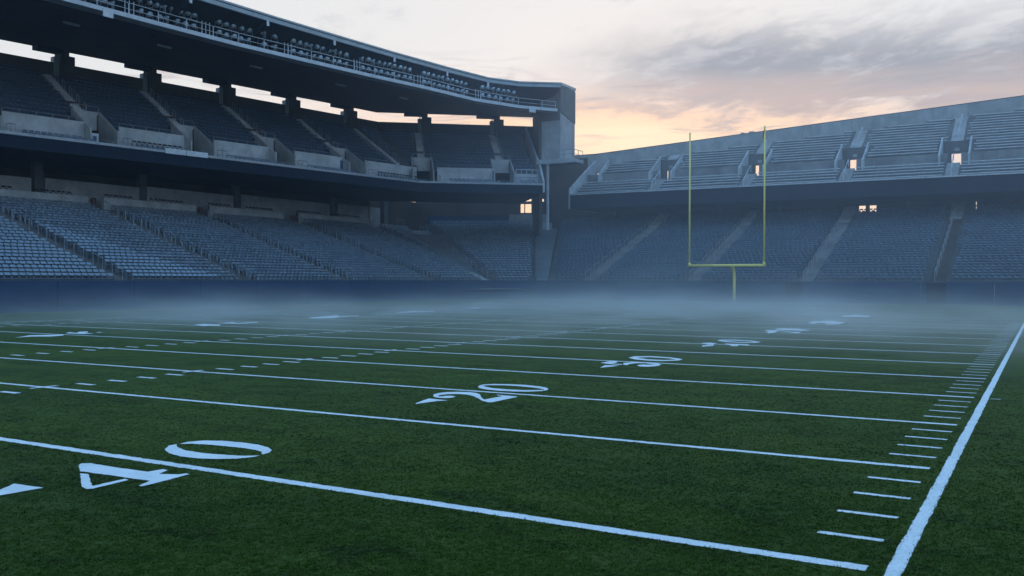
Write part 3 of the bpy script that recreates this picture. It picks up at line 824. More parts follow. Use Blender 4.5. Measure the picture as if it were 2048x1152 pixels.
# ------------------------------------------------------------------ lower stand behind the goal
es = tag(empty('end_lower_stand', (-25, 110, 0)), 'lower stand behind the goal with dark blue seats in the mist', 'grandstand')
ZE1, NE = 11.55, 31
EA = [-48.83, -35.18, -22.0, -8.65, 4.9]
EW = 0.75
end_seats = []
edges = [None] + EA
def ex(X0, X1=None): return edge((0, (X0, 96.3)), (1, (X0 if X1 is None else X1, 123.2)))
secs = [(edge((0, (-53.8, 95.9)), (1, (-65.8, 122.4))), ex(EA[0] - EW))] + [(ex(a + EW), ex(b - EW)) for a, b in zip(EA, EA[1:])] + [(ex(EA[-1] + EW), ex(22))]
for Lf, Rf in secs:
    for a, b, z in terrace(es, Lf, Rf, ZL0, ZE1, NE):
        end_seats += row_seats(a, b, z, pitch=0.60)
for X in EA:
    stair(es, ex(X - EW), ex(X + EW), ZL0, ZE1, NE, mat='concrete_weathered' if X != EA[3] else 'concrete_brown')
    child_of(MB().hexa([(X - 0.7, 119.2, 9.5), (X + 0.7, 119.2, 9.5), (X + 0.8, 124, 10.8), (X - 0.8, 124, 10.8)],
                       [(X - 0.7, 119.2, 10.35), (X + 0.7, 119.2, 10.35), (X + 0.8, 124, 12.6), (X - 0.8, 124, 12.6)]).build('landing', 'concrete'), es)
    for t in np.linspace(0.02, 0.84, 10):
        t2 = t + 0.06
        rail_run(es, (X - 0.2, 96.3 + 26.9 * t, ZL0 + 9.5 * t + 0.1), (X - 0.2, 96.3 + 26.9 * t2, ZL0 + 9.5 * t2 + 0.1), 2, 1.05, 0.034, mat='steel')
end_seats = [q for q in end_seats if project((q[0], q[1], q[2] + 0.5))[0] < 2080]
seat_mass('end_stand_seats', end_seats, 'slate', 'rows of blue seats in the lower stand behind the goal')
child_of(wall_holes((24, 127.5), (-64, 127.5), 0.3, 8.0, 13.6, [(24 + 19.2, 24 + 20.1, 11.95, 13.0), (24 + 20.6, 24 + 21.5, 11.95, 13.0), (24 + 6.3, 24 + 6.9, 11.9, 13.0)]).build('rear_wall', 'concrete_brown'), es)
child_of(MB().poly([(24, 123.2, 11.0), (24, 128, 11.0), (-66, 128, 11.0), (-66, 122.5, 11.0)]).build('walkway_floor', 'concrete_dark'), es)
for X in np.arange(-58, 20, 8.6):
    child_of(MB().box(X - 0.35, X + 0.35, 126.2, 126.9, 11.0, 13.3).build('column', 'concrete_dark'), es)

# ------------------------------------------------------------------ upper stand on the left
us = tag(empty('upper_stand', (-85, 70, 0)), 'upper left stand of dark seats under the roof, above the lower stand', 'grandstand')
F0, F1, F2 = np.array([-83.5, 20.0]), np.array([-72.6, 94.0]), np.array([-59.5, 104.9])
D1 = (F1 - F0) / np.linalg.norm(F1 - F0); D2 = (F2 - F1) / np.linalg.norm(F2 - F1)
N1, N2 = np.array([-D1[1], D1[0]]), np.array([-D2[1], D2[0]])
LEN1, LEN2 = np.linalg.norm(F1 - F0), np.linalg.norm(F2 - F1)
_m = (N1 + N2) / np.linalg.norm(N1 + N2); MITER = _m / (_m @ N1)


def up(seg, s, off):
    return F0 + D1 * s + N1 * off if seg == 1 else F1 + D2 * s + N2 * off


def miter(off): return F1 + MITER * off


def along(off):
    """full plan polyline of the deck at a given offset"""
    return [up(1, 0, off), miter(off), up(2, LEN2, off)]


VOM = [(1, 20.0), (1, 31.2), (1, 42.3), (1, 53.4), (1, 64.8), (2, 0.6), (2, 11.9)]      # stair heads along the deck
RO, RD, RZ, RR, NR = 2.75, 0.85, 17.35, 0.555, 13                                      # rake: offset, tread, first level, rise, rows


def rake_rows(seg0, s0, seg1, s1, first_pad0, first_pad1, name='terrace'):
    """stepped rows between two stair lines; the lowest four rows stop at the stair-head walls"""
    mb = MB(); out = []
    for k in range(NR):
        p0 = first_pad0 if k < 3 else 0.48; p1 = first_pad1 if k < 3 else 0.48
        o0, o1 = RO + k * RD, RO + (k + 1) * RD
        z, zb = RZ + k * RR, RZ + (k + 1) * RR
        def line(off):
            a, b = up(seg0, s0 + p0, off), up(seg1, s1 - p1, off)
            return [a, b] if seg0 == seg1 else [a, miter(off), b]
        A, B = line(o0), line(o1)
        for i in range(len(A) - 1):
            mb.poly([(*A[i], z), (*A[i + 1], z), (*B[i + 1], z), (*B[i], z)])
            mb.poly([(*B[i], z), (*B[i + 1], z), (*B[i + 1], zb), (*B[i], zb)])
            out.append((A[i], A[i + 1], z))
        mb.poly([(*A[0], z - 1.2), (*A[0], z), (*B[0], z), (*B[0], z - 1.2)])
        mb.poly([(*A[-1], z), (*A[-1], z - 1.2), (*B[-1], z - 1.2), (*B[-1], z)])
    child_of(mb.build(name, 'concrete_dark'), us)
    return out


up_seats, front_seats, front_black = [], [], []
allv = [(1, 7.0)] + VOM
for (sg0, s0), (sg1, s1) in zip(allv, allv[1:]):
    if sg0 == 1 and sg1 == 2:
        # the last straight block, then a wedge round the bend between two stairs
        rows = rake_rows(1, s0, 1, LEN1 - 0.2, 1.45, 0.48)
        mb = MB()
        for k in range(NR):
            o0, o1 = RO + k * RD, RO + (k + 1) * RD; z, zb = RZ + k * RR, RZ + (k + 1) * RR
            A = [up(1, LEN1 + 0.5, o0), miter(o0), up(2, 0.0, o0)]; B = [up(1, LEN1 + 0.5, o1), miter(o1), up(2, 0.0, o1)]
            for i in range(2):
                mb.poly([(*A[i], z), (*A[i + 1], z), (*B[i + 1], z), (*B[i], z)])
                mb.poly([(*B[i], z), (*B[i + 1], z), (*B[i + 1], zb), (*B[i], zb)])
                if k > 1: rows.append((A[i], A[i + 1], z))
        child_of(mb.build('terrace', 'concrete_dark'), us)
    else:
        rows = rake_rows(sg0, s0, sg1, s1, 1.45, 1.45)
    for a, b, z in rows: up_seats += row_seats(a, b, z, pitch=0.56, gap=0.12)
rows = rake_rows(2, 11.9, 2, LEN2, 1.45, 0.1)
for a, b, z in rows: up_seats += row_seats(a, b, z, pitch=0.56, gap=0.2)


def ustair(seg, s, w=0.46, first=3):
    mb = MB()
    for k in range(first * 2, NR * 2):
        o0, o1 = RO + k * RD / 2, RO + (k + 1) * RD / 2
        z = RZ + k * RR / 2 + RR * 0.3
        a, b, c, d = up(seg, s - w, o0), up(seg, s + w, o0), up(seg, s + w, o1), up(seg, s - w, o1)
        mb.hexa([(*a, z - .9), (*b, z - .9), (*c, z - .9), (*d, z - .9)], [(*a, z), (*b, z), (*c, z), (*d, z)])
    child_of(mb.build('stair', 'concrete_pale'), us)
    for k in range(5):                                            # short posts beside the stair
        o = RO + (first + 0.8 + k * 1.8) * RD
        p = up(seg, s + w + 0.05, o); z = RZ + (o - RO) / RD * RR
        q = up(seg, s + w + 0.05, o + 0.55)
        rail_run(us, (*p, z), (*q, z + 0.36), 2, 0.95, 0.03)


for sg, s in VOM: ustair(sg, s)
ustair(1, LEN1 + 0.15, 0.36, 2)


def vomitory(seg, s):
    w = 1.32
    for sd in (-1, 1):
        a = s + sd * w
        th = 0.18
        prof = [(1.25, 15.35), (1.25, 17.35), (1.8, 17.5), (5.2, 19.75), (5.2, 15.35)]
        P0 = [(*up(seg, a, o), z) for o, z in prof]
        dv = (D1 if seg == 1 else D2) * th * sd
        child_of(MB().prism(P0, (0, 0, 0), (*dv, 0)).build('stair_head_wall', 'concrete'), us)
    A, B = up(seg, s - w, 5.2), up(seg, s + w, 5.2)
    child_of(MB().wall(A, B, 0.2, 17.75, 19.65).build('lintel', 'concrete_pale'), us)
    A2, B2 = up(seg, s - w, 7.8), up(seg, s + w, 7.8)
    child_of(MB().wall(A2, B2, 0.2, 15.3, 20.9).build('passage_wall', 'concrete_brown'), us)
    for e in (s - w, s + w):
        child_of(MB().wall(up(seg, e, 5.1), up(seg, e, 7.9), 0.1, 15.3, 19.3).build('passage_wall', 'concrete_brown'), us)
    rail_run(us, (*up(seg, s - w, 5.1), 19.65), (*up(seg, s + w, 5.1), 19.65), 3, 0.55, 0.035)
    # pale landing steps beside it
    for k in range(3):
        a, b, c, d = (up(seg, s + w + 0.22, 0.25 + k * 0.8), up(seg, s + w + 0.95, 0.25 + k * 0.8), up(seg, s + w + 0.95, 1.05 + k * 0.8), up(seg, s + w + 0.22, 1.05 + k * 0.8))
        z = 15.45 + k * 0.3
        child_of(MB().hexa([(*q, 15.2) for q in (a, b, c, d)], [(*q, z) for q in (a, b, c, d)]).build('landing_step', 'concrete_pale'), us)


for sg, s in VOM: vomitory(sg, s)
# deck slab, fascia, front kerb and its low rail
for nm, o0, o1, z0, z1, mt in (('fascia', -0.05, 0.25, 14.35, 15.55, 'fascia_navy'), ('front_kerb', -0.04, 0.22, 15.56, 15.82, 'steel')):
    for p, q, r_, t_ in ((0, 1, 0, 1), (1, 2, 1, 2)):
        A, B = along(o0), along(o1)
        child_of(MB().hexa([(*A[p], z0), (*A[q], z0), (*B[q], z0), (*B[p], z0)], [(*A[p], z1), (*A[q], z1), (*B[q], z1), (*B[p], z1)]).build(nm, mt), us)
for o0, o1, z in ((0.26, 1.2, 15.30), (1.2, 2.5, 15.62)):
    A, B = along(o0), along(o1)
    for i in (0, 1):
        child_of(MB().hexa([(*A[i], z - .25), (*A[i + 1], z - .25), (*B[i + 1], z - .25), (*B[i], z - .25)], [(*A[i], z), (*A[i + 1], z), (*B[i + 1], z), (*B[i], z)]).build('front_tread', 'concrete_dark'), us)
A, B = along(0.26), along(17.5)
for i in (0, 1):
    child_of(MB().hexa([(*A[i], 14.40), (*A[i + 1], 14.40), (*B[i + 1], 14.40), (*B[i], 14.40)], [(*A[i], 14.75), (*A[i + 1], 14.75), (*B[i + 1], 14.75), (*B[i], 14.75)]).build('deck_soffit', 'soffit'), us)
for seg, L in ((1, LEN1), (2, LEN2)):
    n = int(L / 2.4)
    for k in range(n):
        a, b = k * L / n, (k + 1) * L / n
        if seg == 1 and b < 16: continue
        rail_run(us, (*up(seg, a + 0.05, 0.1), 15.82), (*up(seg, b - 0.05, 0.1), 15.82), 2, 0.24, 0.022, name='front_rail', mat='steel')
# concrete panels behind the front rows, with their pipe rails
spans = [(1, 10.8, 1, 18.7), (1, 22.0, 1, 29.8), (1, 33.4, 1, 40.9), (1, 44.5, 1, 52.0), (1, 55.7, 1, 63.4), (1, 67.2, 1, 76.8), (2, 2.6, 2, 10.5)]
for k, (sg, a, _, b) in enumerate(spans):
    A, B = up(sg, a, 2.52), up(sg, b, 2.52)
    pnl = child_of(MB().wall(A, B, 0.2, 15.62, 18.02).build('front_panel', 'concrete_pale'), us)
    rail_run(us, (*up(sg, a, 2.6), 18.02), (*up(sg, b, 2.6), 18.02), 6, 0.34, 0.03, name='panel_rail')
    rail_run(us, (*up(sg, a + 0.3, 0.5), 15.5), (*up(sg, a + 0.3, 2.3), 15.8), 3, 1.1, 0.03)
    fr = [(up(sg, a + 0.9, 0.26), up(sg, b + 0.9, 0.26), 15.30), (up(sg, a + 0.9, 1.25), up(sg, b - 0.4, 1.25), 15.62)]
    for q, (p0, p1, z) in enumerate(fr):
        (front_black if k in (2, 5) and q == 1 else front_seats).extend(row_seats(p0, p1, z + (0.25 if k in (2, 5) and q else 0), pitch=0.58, gap=0.05))
for a, b in ((37.0, 39.4), (39.5, 42.0)):
    child_of(MB().wall(up(1, a, 0.0) - N1 * 0.10, up(1, b, 0.0) - N1 * 0.10, 0.05, 15.5, 16.05).build('front_board', 'board_white'), us)
child_of(MB().wall(up(1, 30.25, 2.3), up(1, 31.1, 2.3), 0.08, 15.7, 17.0).build('notice_panel', 'steel_white'), us)
child_of(MB().wall(up(1, 30.5, 2.22), up(1, 30.85, 2.22), 0.03, 16.2, 16.7).build('notice', 'sign_blue'), us)
child_of(MB().wall(up(1, 62.9, 2.46), up(1, 64.0, 2.46), 0.05, 15.9, 17.6).build('panel_hatch', 'sign_blue'), us)
# framed rail box at the far end
bx = MB()
for t in np.linspace(0, 1, 5):
    p = lerp(up(2, 13.7, 2.5), up(2, 16.8, 2.5), t); bx.tube([(*p, 16.2), (*p, 18.0)], 0.05, 6)
for z in (16.25, 17.0, 17.95): bx.tube([(*up(2, 13.7, 2.5), z), (*up(2, 16.8, 2.5), z)], 0.05, 6)
child_of(bx.build('rail_frame', 'steel_white'), us)
child_of(MB().wall(up(2, 13.6, 2.66), up(2, 17.0, 2.66), 0.08, 15.62, 17.4).build('front_panel', 'concrete_pale'), us)
front_seats += row_seats(up(2, 13.6, 0.26), up(2, 16.8, 0.26), 15.3) + row_seats(up(2, 13.6, 1.25), up(2, 16.8, 1.25), 15.62)
# sloping end wall
prof = [(0.0, 14.6), (0.0, 16.1), (2.6, 18.6), (13.9, 25.9), (13.9, 14.6)]
child_of(MB().prism([(*up(2, LEN2 + 0.02, o), z) for o, z in prof], (0, 0, 0), (*(D2 * 0.28), 0)).build('end_wall', 'concrete_pale'), us)
# rear parapet and the columns that carry the roof
A, B = along(13.85), along(14.15)
for i in (0, 1):
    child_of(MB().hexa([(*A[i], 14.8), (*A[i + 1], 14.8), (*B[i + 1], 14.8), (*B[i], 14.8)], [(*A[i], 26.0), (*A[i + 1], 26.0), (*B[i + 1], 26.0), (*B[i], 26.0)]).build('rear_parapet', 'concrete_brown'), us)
child_of(MB().wall(up(2, LEN2 + 0.01, 13.85), up(2, LEN2 + 5.0, 13.85), 0.3, 20.5, 26.0).build('rear_parapet', 'concrete_brown'), us)
CO = [(1, 22.6), (1, 33.0), (1, 43.4), (1, 53.7), (1, 64.0), (1, 74.3), (2, 3.2), (2, 14.2)]
for sg, s in CO:
    if sg == 2: s = s - 1.6
    d, n = (D1, N1) if sg == 1 else (D2, N2)
    def blk(a0, a1, o0, o1, z0, z1):
        p = [up(sg, s + a0, o0), up(sg, s + a1, o0), up(sg, s + a1, o1), up(sg, s + a0, o1)]
        return MB().hexa([(*q, z0) for q in p], [(*q, z1) for q in p])
    child_of(blk(-0.35, 0.5, 13.25, 14.45, 23.2, 27.5).build('column', 'concrete_brown'), us)
    child_of(blk(-0.2, 1.05, 13.1, 14.5, 23.1, 26.78).build('column_plinth', 'concrete_brown'), us)
    child_of(blk(-0.95, -0.36, 13.75, 14.5, 24.6, 26.62).build('column_bracket', 'concrete'), us)
    child_of(MB().tube([(*up(sg, s - 0.6, 14.1), 26.6), (*up(sg, s - 0.6, 14.1), 27.2)], 0.09, 6).build('column_stub', 'steel_dark'), us)
# dark rear wall of the concourse below the deck, with a lit window and a few small openings
A = along(17.0)
h1 = [(40.5, 40.9, 12.5, 13.2), (41.6, 42.0, 12.5, 13.2), (58.2, 58.5, 12.3, 12.9)]
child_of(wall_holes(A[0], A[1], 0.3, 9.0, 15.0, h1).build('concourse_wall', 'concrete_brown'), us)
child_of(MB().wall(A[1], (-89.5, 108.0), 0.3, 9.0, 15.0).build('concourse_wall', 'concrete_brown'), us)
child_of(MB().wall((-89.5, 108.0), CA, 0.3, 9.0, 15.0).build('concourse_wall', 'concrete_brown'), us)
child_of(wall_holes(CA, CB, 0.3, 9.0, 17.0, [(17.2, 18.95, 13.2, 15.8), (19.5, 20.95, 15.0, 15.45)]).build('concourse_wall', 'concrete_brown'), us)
child_of(MB().wall(CA + CD * 17.1, CA + CD * 19.0, 0.2, 14.62, 15.05).build('window_transom', 'concrete_dark'), us)
child_of(MB().wall(CA + CD * 17.8, CA + CD * 17.95, 0.2, 13.2, 14.63).build('window_mullion', 'steel_dark'), us)
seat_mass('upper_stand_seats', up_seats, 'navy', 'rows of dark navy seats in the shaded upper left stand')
seat_mass('upper_front_seats', front_seats, 'blue', 'two front rows of blue seats along the edge of the upper left stand')
seat_mass('upper_front_dark_seats', front_black, 'black', 'black seats in front of the concrete panels of the upper left stand')

# ------------------------------------------------------------------ roof over the upper stand
rf = tag(empty('stand_roof', (-80, 70, 0)), 'long dark roof over the upper left stand with a lighting gantry along its edge', 'roof')
CW = [(-73.3, 20.0), (-72.02, 41.5), (-71.5, 50.1), (-70.8, 59.7), (-69.65, 67.6), (-68.2, 77.3), (-66.5, 86.5), (-65.2, 96.4), (-62.5, 103.7), (-59.16, 108.6)]
CZ = 26.5
LIP = [(-72.6, 20.0), (-70.9, 44.0), (-70.0, 56.2), (-69.6, 63.5), (-68.9, 72.1), (-67.95, 82.2), (-66.75, 91.9), (-65.4, 99.9), (-62.9, 104.4), (-58.2, 107.9)]
LZ = 30.0
REAR = [along(14.3)[0], up(1, 10, 14.3), up(1, 22, 14.3), up(1, 34, 14.3), up(1, 46, 14.3), up(1, 58, 14.3), up(1, 68, 14.3), miter(14.3), up(2, 9, 14.3), up(2, LEN2 + 3.2, 14.3)]
RZr = 27.45
mb = MB()
for i in range(len(CW) - 1):
    mb.poly([(*CW[i], CZ), (*REAR[i], RZr), (*REAR[i + 1], RZr), (*CW[i + 1], CZ)])
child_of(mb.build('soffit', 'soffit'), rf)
mb = MB()
for i in range(len(CW) - 1):
    mb.poly([(*LIP[i], LZ + 0.02), (*LIP[i + 1], LZ + 0.02), (*REAR[i + 1], LZ + 1.2), (*REAR[i], LZ + 1.2)])
    mb.poly([(*REAR[i], RZr), (*REAR[i + 1], RZr), (*REAR[i + 1], LZ + 1.2), (*REAR[i], LZ + 1.2)])
child_of(mb.build('roof_deck', 'roof_metal'), rf)


def shift(path, i, off):
    """point of a plan path pushed off sideways (positive = away from the field)"""
    a, b = np.array(path[max(i - 1, 0)]), np.array(path[min(i + 1, len(path) - 1)])
    d = (b - a) / np.linalg.norm(b - a); n = np.array([-d[1], d[0]])
    return np.array(path[i]) + n * off


# hollow under the lip that shelters the lamps
mb = MB()
for i in range(len(CW) - 1):
    a0, a1 = shift(LIP, i, 0.3), shift(LIP, i + 1, 0.3); b0, b1 = shift(CW, i, 4.2), shift(CW, i + 1, 4.2)
    mb.poly([(*a0, LZ - 0.42), (*b0, CZ + 0.7), (*b1, CZ + 0.7), (*a1, LZ - 0.42)])
    c0, c1 = shift(CW, i, 1.7), shift(CW, i + 1, 1.7)
    mb.poly([(*b0, CZ + 0.72), (*c0, CZ + 0.25), (*c1, CZ + 0.25), (*b1, CZ + 0.72)])
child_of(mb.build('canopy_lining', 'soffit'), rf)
for i in range(len(LIP) - 1):
    p = [LIP[i], LIP[i + 1], shift(LIP, i + 1, 0.28), shift(LIP, i, 0.28)]
    child_of(MB().hexa([(*q, LZ - 0.45) for q in p], [(*q, LZ - 0.02) for q in p]).build('edge_beam', 'roof_metal'), rf)
    p2 = [shift(LIP, i, -0.12), shift(LIP, i + 1, -0.12), shift(LIP, i + 1, 0.4), shift(LIP, i, 0.4)]
    child_of(MB().hexa([(*q, LZ + 0.03) for q in p2], [(*q, LZ + 0.22) for q in p2]).build('gutter', 'roof_metal'), rf)
    c = [CW[i], CW[i + 1], shift(CW, i + 1, 1.5), shift(CW, i, 1.5)]
    child_of(MB().hexa([(*q, CZ - 0.12) for q in c], [(*q, CZ + 0.12) for q in c]).build('catwalk_floor', 'steel'), rf)
    c = [shift(CW, i, -0.05), shift(CW, i + 1, -0.05), shift(CW, i + 1, 0.0), shift(CW, i, 0.0)]
    child_of(MB().hexa([(*q, CZ - 0.16) for q in c], [(*q, CZ + 0.24) for q in c]).build('toe_board', 'steel_white'), rf)


def cw_point(u):
    """u = metres of Y along the gantry"""
    for a, b in zip(CW, CW[1:]):
        if a[1] <= u <= b[1]:
            t = (u - a[1]) / (b[1] - a[1]); d = np.array(b) - np.array(a); d = d / np.linalg.norm(d)
            return lerp(a, b, t), d, np.array([-d[1], d[0]])
    return np.array(CW[-1]), np.array([0.6, 0.8]), np.array([-0.8, 0.6])


def lip_point(u):
    for a, b in zip(LIP, LIP[1:]):
        if a[1] <= u <= b[1]: return lerp(a, b, (u - a[1]) / (b[1] - a[1]))


ribs = [43.4, 53.1, 62.7, 72.3, 82.2, 91.9, 99.9]
for y in ribs:
    p = lip_point(y); c, d, n = cw_point(y - 0.4)
    q = c + n * 4.4
    dd = (q - p) / np.linalg.norm(q - p); e = np.array([-dd[1], dd[0]]) * 0.14
    child_of(MB().hexa([(*(p - e), LZ - 0.95), (*(p + e), LZ - 0.95), (*(q + e), CZ + 0.1), (*(q - e), CZ + 0.1)],
                       [(*(p - e), LZ - 0.47), (*(p + e), LZ - 0.47), (*(q + e), CZ + 0.9), (*(q - e), CZ + 0.9)]).build('rib', 'soffit'), rf)
    f = p - dd * 0.03
    child_of(MB().hexa([(*(f - e * 1.2 - dd * .05), LZ - 1.02), (*(f + e * 1.2 - dd * .05), LZ - 1.02), (*(f + e * 1.2), LZ - 1.02), (*(f - e * 1.2), LZ - 1.02)],
                       [(*(f - e * 1.2 - dd * .05), LZ - 0.46), (*(f + e * 1.2 - dd * .05), LZ - 0.46), (*(f + e * 1.2), LZ - 0.46), (*(f - e * 1.2), LZ - 0.46)]).build('rib_end_plate', 'steel_white'), rf)
# gantry rail
yy = 38.0
while yy < 108.0:
    y2 = min(yy + 3.1, 108.4)
    a, _, n = cw_point(yy); b, _, n2 = cw_point(y2)
    rail_run(rf, (*(a + n * 0.08), CZ + 0.12), (*(b + n2 * 0.08), CZ + 0.12), 2, 1.12, 0.035, name='gantry_rail', mat='steel_white', mid=True)
    yy = y2 + 0.02
for y in (47.5, 55.9, 66.1, 75.9, 86.0, 97.0):
    c, d, n = cw_point(y)
    for s_ in (-0.45, 0.0, 0.45):
        q = c + d * s_ + n * 0.2
        child_of(MB().tube([(*q, CZ + 0.1), (*q, CZ + 1.5)], 0.045, 6).build('gate_post', 'steel_white'), rf)
for y in (45.2, 105.3):
    c, d, n = cw_point(y); c = c - n * 0.12
    child_of(MB().wall(c - d * 0.5, c + d * 0.5, 0.06, CZ - 0.62, CZ + 0.1).build('hanging_board', 'board_white'), rf)
# drop panels at the rear of the soffit beside every column
for sg, s in CO:
    if sg == 2: s -= 1.6
    p = [up(sg, s - 3.0, 13.1), up(sg, s - 0.2, 13.1), up(sg, s - 0.2, 14.3), up(sg, s - 3.0, 14.3)]
    child_of(MB().hexa([(*q, 26.98) for q in p], [(*q, 27.6) for q in p]).build('drop_panel', 'soffit'), rf)
for y in (46, 56, 67, 79, 90):
    c, d, n = cw_point(y); c = c + n * 7
    p = [c - d * .8 - n * .12, c + d * .8 - n * .12, c + d * .8 + n * .12, c - d * .8 + n * .12]
    child_of(MB().hexa([(*q, 26.45) for q in p], [(*q, 26.62) for q in p]).build('soffit_lamp', 'steel_white'), rf)

# floodlights: round reflectors on yokes, two rows to a bank


def flood_meshes():
    bm = bmesh.new()
    n = 14
    rings = [(0.0, -0.20), (0.17, -0.19), (0.25, -0.10), (0.285, 0.03), (0.30, 0.06)]
    prev = None
    c = bm.verts.new((0, -0.2, 0))
    for r, y in rings[1:]:
        cur = [bm.verts.new((r * math.cos(2 * math.pi * k / n), y, r * math.sin(2 * math.pi * k / n))) for k in range(n)]
        for k in range(n):
            if prev is None: bm.faces.new((c, cur[k], cur[(k + 1) % n]))
            else: bm.faces.new((prev[k], prev[(k + 1) % n], cur[(k + 1) % n], cur[k]))
        prev = cur
    ctr = bm.verts.new((0, 0.09, 0))
    for k in range(n): bm.faces.new((prev[k], prev[(k + 1) % n], ctr))
    bmesh.ops.recalc_face_normals(bm, faces=bm.faces)
    me = bpy.data.meshes.new('reflector'); bm.to_mesh(me); bm.free(); me.materials.append(MAT['lamp_reflector'])
    for p in me.polygons: p.use_smooth = True
    mb = MB().box(-0.36, -0.325, -0.06, 0.02, -0.5, 0.05).box(0.325, 0.36, -0.06, 0.02, -0.5, 0.05).box(-0.36, 0.36, -0.06, 0.02, -0.54, -0.5)
    mb.box(-0.14, 0.14, -0.42, -0.19, -0.13, 0.13)
    return me, mb.mesh('yoke', 'lamp_housing')


REF, YOKE = flood_meshes()
banks = [(38.6, 46.6), (48.6, 55.4), (57.4, 62.0), (62.9, 65.4), (66.8, 75.2), (76.8, 85.2), (86.8, 95.8), (97.6, 103.6)]
for bi, (y0, y1) in enumerate(banks):
    for rowi, (rname, dz_, pitch) in enumerate((('lower', 0.95, 0.88), ('upper', 2.15, 0.84))):
        n = int((y1 - y0) / pitch)
        for k in range(n):
            y = y0 + 0.3 * rowi + (k + 0.5) * (y1 - y0) / n + random.uniform(-0.08, 0.08)
            c, d, nn = cw_point(y)
            p = c + nn * (0.75 + 0.35 * rowi)
            o = empty('floodlight', (p[0], p[1], CZ + dz_ + random.uniform(-0.05, 0.05)))
            yaw = math.atan2(-nn[0], nn[1] * -1)
            face = math.atan2(-(-nn[0]), -nn[1])                  # local +y towards the field
            turn = random.choice((0.0, 0.0, 0.1, -0.5, 0.5, -0.9, 1.15))
            o.rotation_euler = (0, 0, face + turn)
            tag(o, 'round floodlight, %s from left in %s row of the %s roof bank' % (ORD[k], rname, ORD[bi]), 'floodlight', 'floodlights along the roof gantry')
            r_ = bpy.data.objects.new('reflector', REF); COL.objects.link(r_); r_.parent = o
            r_.rotation_euler = (-random.uniform(0.25, 0.75), 0, 0)
            y_ = bpy.data.objects.new('yoke', YOKE); COL.objects.link(y_); y_.parent = o
    # pipes that carry the bank belong to the roof
    for rowi, dz_ in enumerate((0.38, 1.58)):
        pts = [(*(cw_point(y)[0] + cw_point(y)[2] * (0.75 + 0.35 * rowi)), CZ + dz_) for y in np.linspace(y0, y1 + 0.3, 4)]
        child_of(MB().tube(pts, 0.045, 6).build('lamp_pipe', 'steel_dark'), rf)
    for y in np.linspace(y0, y1, 3):
        c, d, nn = cw_point(y); p = c + nn * 1.1
        child_of(MB().tube([(*p, CZ + 0.1), (*p, CZ + 1.6)], 0.04, 6).build('lamp_post', 'steel_dark'), rf)

# ------------------------------------------------------------------ end tower and platform in the corner
tw = tag(empty('stair_tower', (-60.3, 111, 0)), 'tall concrete tower at the end of the upper left stand and roof', 'tower')
child_of(MB().hexa([(-62.2, 109.2, 19.42), (-59.0, 109.2, 19.42), (-59.0, 113.9, 19.42), (-66.0, 116.0, 19.42)], [(-62.2, 109.2, 30.25), (-59.0, 109.2, 30.45), (-59.0, 113.9, 30.3), (-66.0, 116.0, 30.2)]).build('shaft', 'concrete'), tw)
child_of(MB().hexa([(-67.5, 116.5, 9), (-62.3, 109.0, 9), (-61.9, 109.3, 9), (-67.5, 117.5, 9)], [(-67.5, 116.5, 27.3), (-62.3, 109.0, 26.6), (-61.9, 109.3, 26.6), (-67.5, 117.5, 27.3)]).build('side_wall', 'concrete_brown'), tw)
child_of(MB().box(-59.1, -58.85, 109.1, 113.95, 30.2, 30.55).build('coping', 'roof_metal'), tw)
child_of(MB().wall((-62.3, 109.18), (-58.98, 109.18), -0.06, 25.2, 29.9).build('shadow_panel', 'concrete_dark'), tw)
child_of(MB().hexa([(-58.97, 109.2, 26.4), (-58.9, 109.2, 26.4), (-58.9, 113.9, 25.3), (-58.97, 113.9, 25.3)], [(-58.97, 109.2, 30.1), (-58.9, 109.2, 30.1), (-58.9, 113.9, 30.0), (-58.97, 113.9, 30.0)]).build('stain_shade_panel', 'concrete_dark'), tw)  # dark sheet added for staining and the roof's shade on the upper right face
pf = tag(empty('corner_platform', (-59, 108.5, 0)), 'concrete platform with a rail between the tower and the bleachers', 'platform')
child_of(MB().box(-61.6, -55.9, 107.2, 110.4, 18.95, 19.4).build('slab', 'concrete'), pf)
child_of(MB().box(-61.7, -55.8, 107.1, 107.19, 18.8, 19.45).build('slab_edge', 'concrete_pale'), pf)
child_of(MB().box(-60.15, -59.9, 107.25, 107.6, 9.5, 18.9).build('post', 'concrete_pale'), pf)
child_of(MB().box(-67.4, -61.2, 122.7, 123.0, 8, 21.5).build('back_wall', 'concrete_brown'), pf)
child_of(MB().box(-69.6, -67.41, 122.72, 123.02, 15.7, 21.5).build('back_wall', 'concrete_brown'), pf)
for a, b in (((-59.0, 107.3), (-55.9, 107.3)), ((-55.9, 107.3), (-55.9, 110.2))):
    rail_run(pf, (*a, 19.4), (*b, 19.4), 3, 1.25, 0.045, mid=True, name='rail')

# ------------------------------------------------------------------ open bleachers above the end stand
eu = tag(empty('end_bleachers', (-28, 122, 0)), 'bare concrete upper stand behind the goal with rows of metal benches', 'grandstand')
YF, ZF = 116.0, 15.1
TR, RS = 0.82, 0.46
NLOW = 5
X0E, X1E = -60.7, 22.0
child_of(MB().box(X0E, X1E, YF - 0.15, YF + 0.2, 13.05, ZF - 0.01).build('fascia', 'fascia_navy'), eu)
child_of(MB().box(X0E, X1E, YF - 0.22, YF + 0.25, ZF, ZF + 0.16).build('front_kerb', 'aluminium'), eu)
child_of(MB().box(X0E, X1E, YF + 0.21, 131.0, 13.1, 13.4).build('deck_soffit', 'soffit'), eu)
EAU = [-48.0, -34.6, -21.6, -9.0, 4.2]
VZ = ZF + NLOW * RS


def n_up(X): return 4.2 + (X - X0E) * (15.5 - 4.2) / (0 - X0E)


YU = YF + 0.25 + NLOW * TR + 0.9           # foot of the upper block
ZU = VZ + 1.25


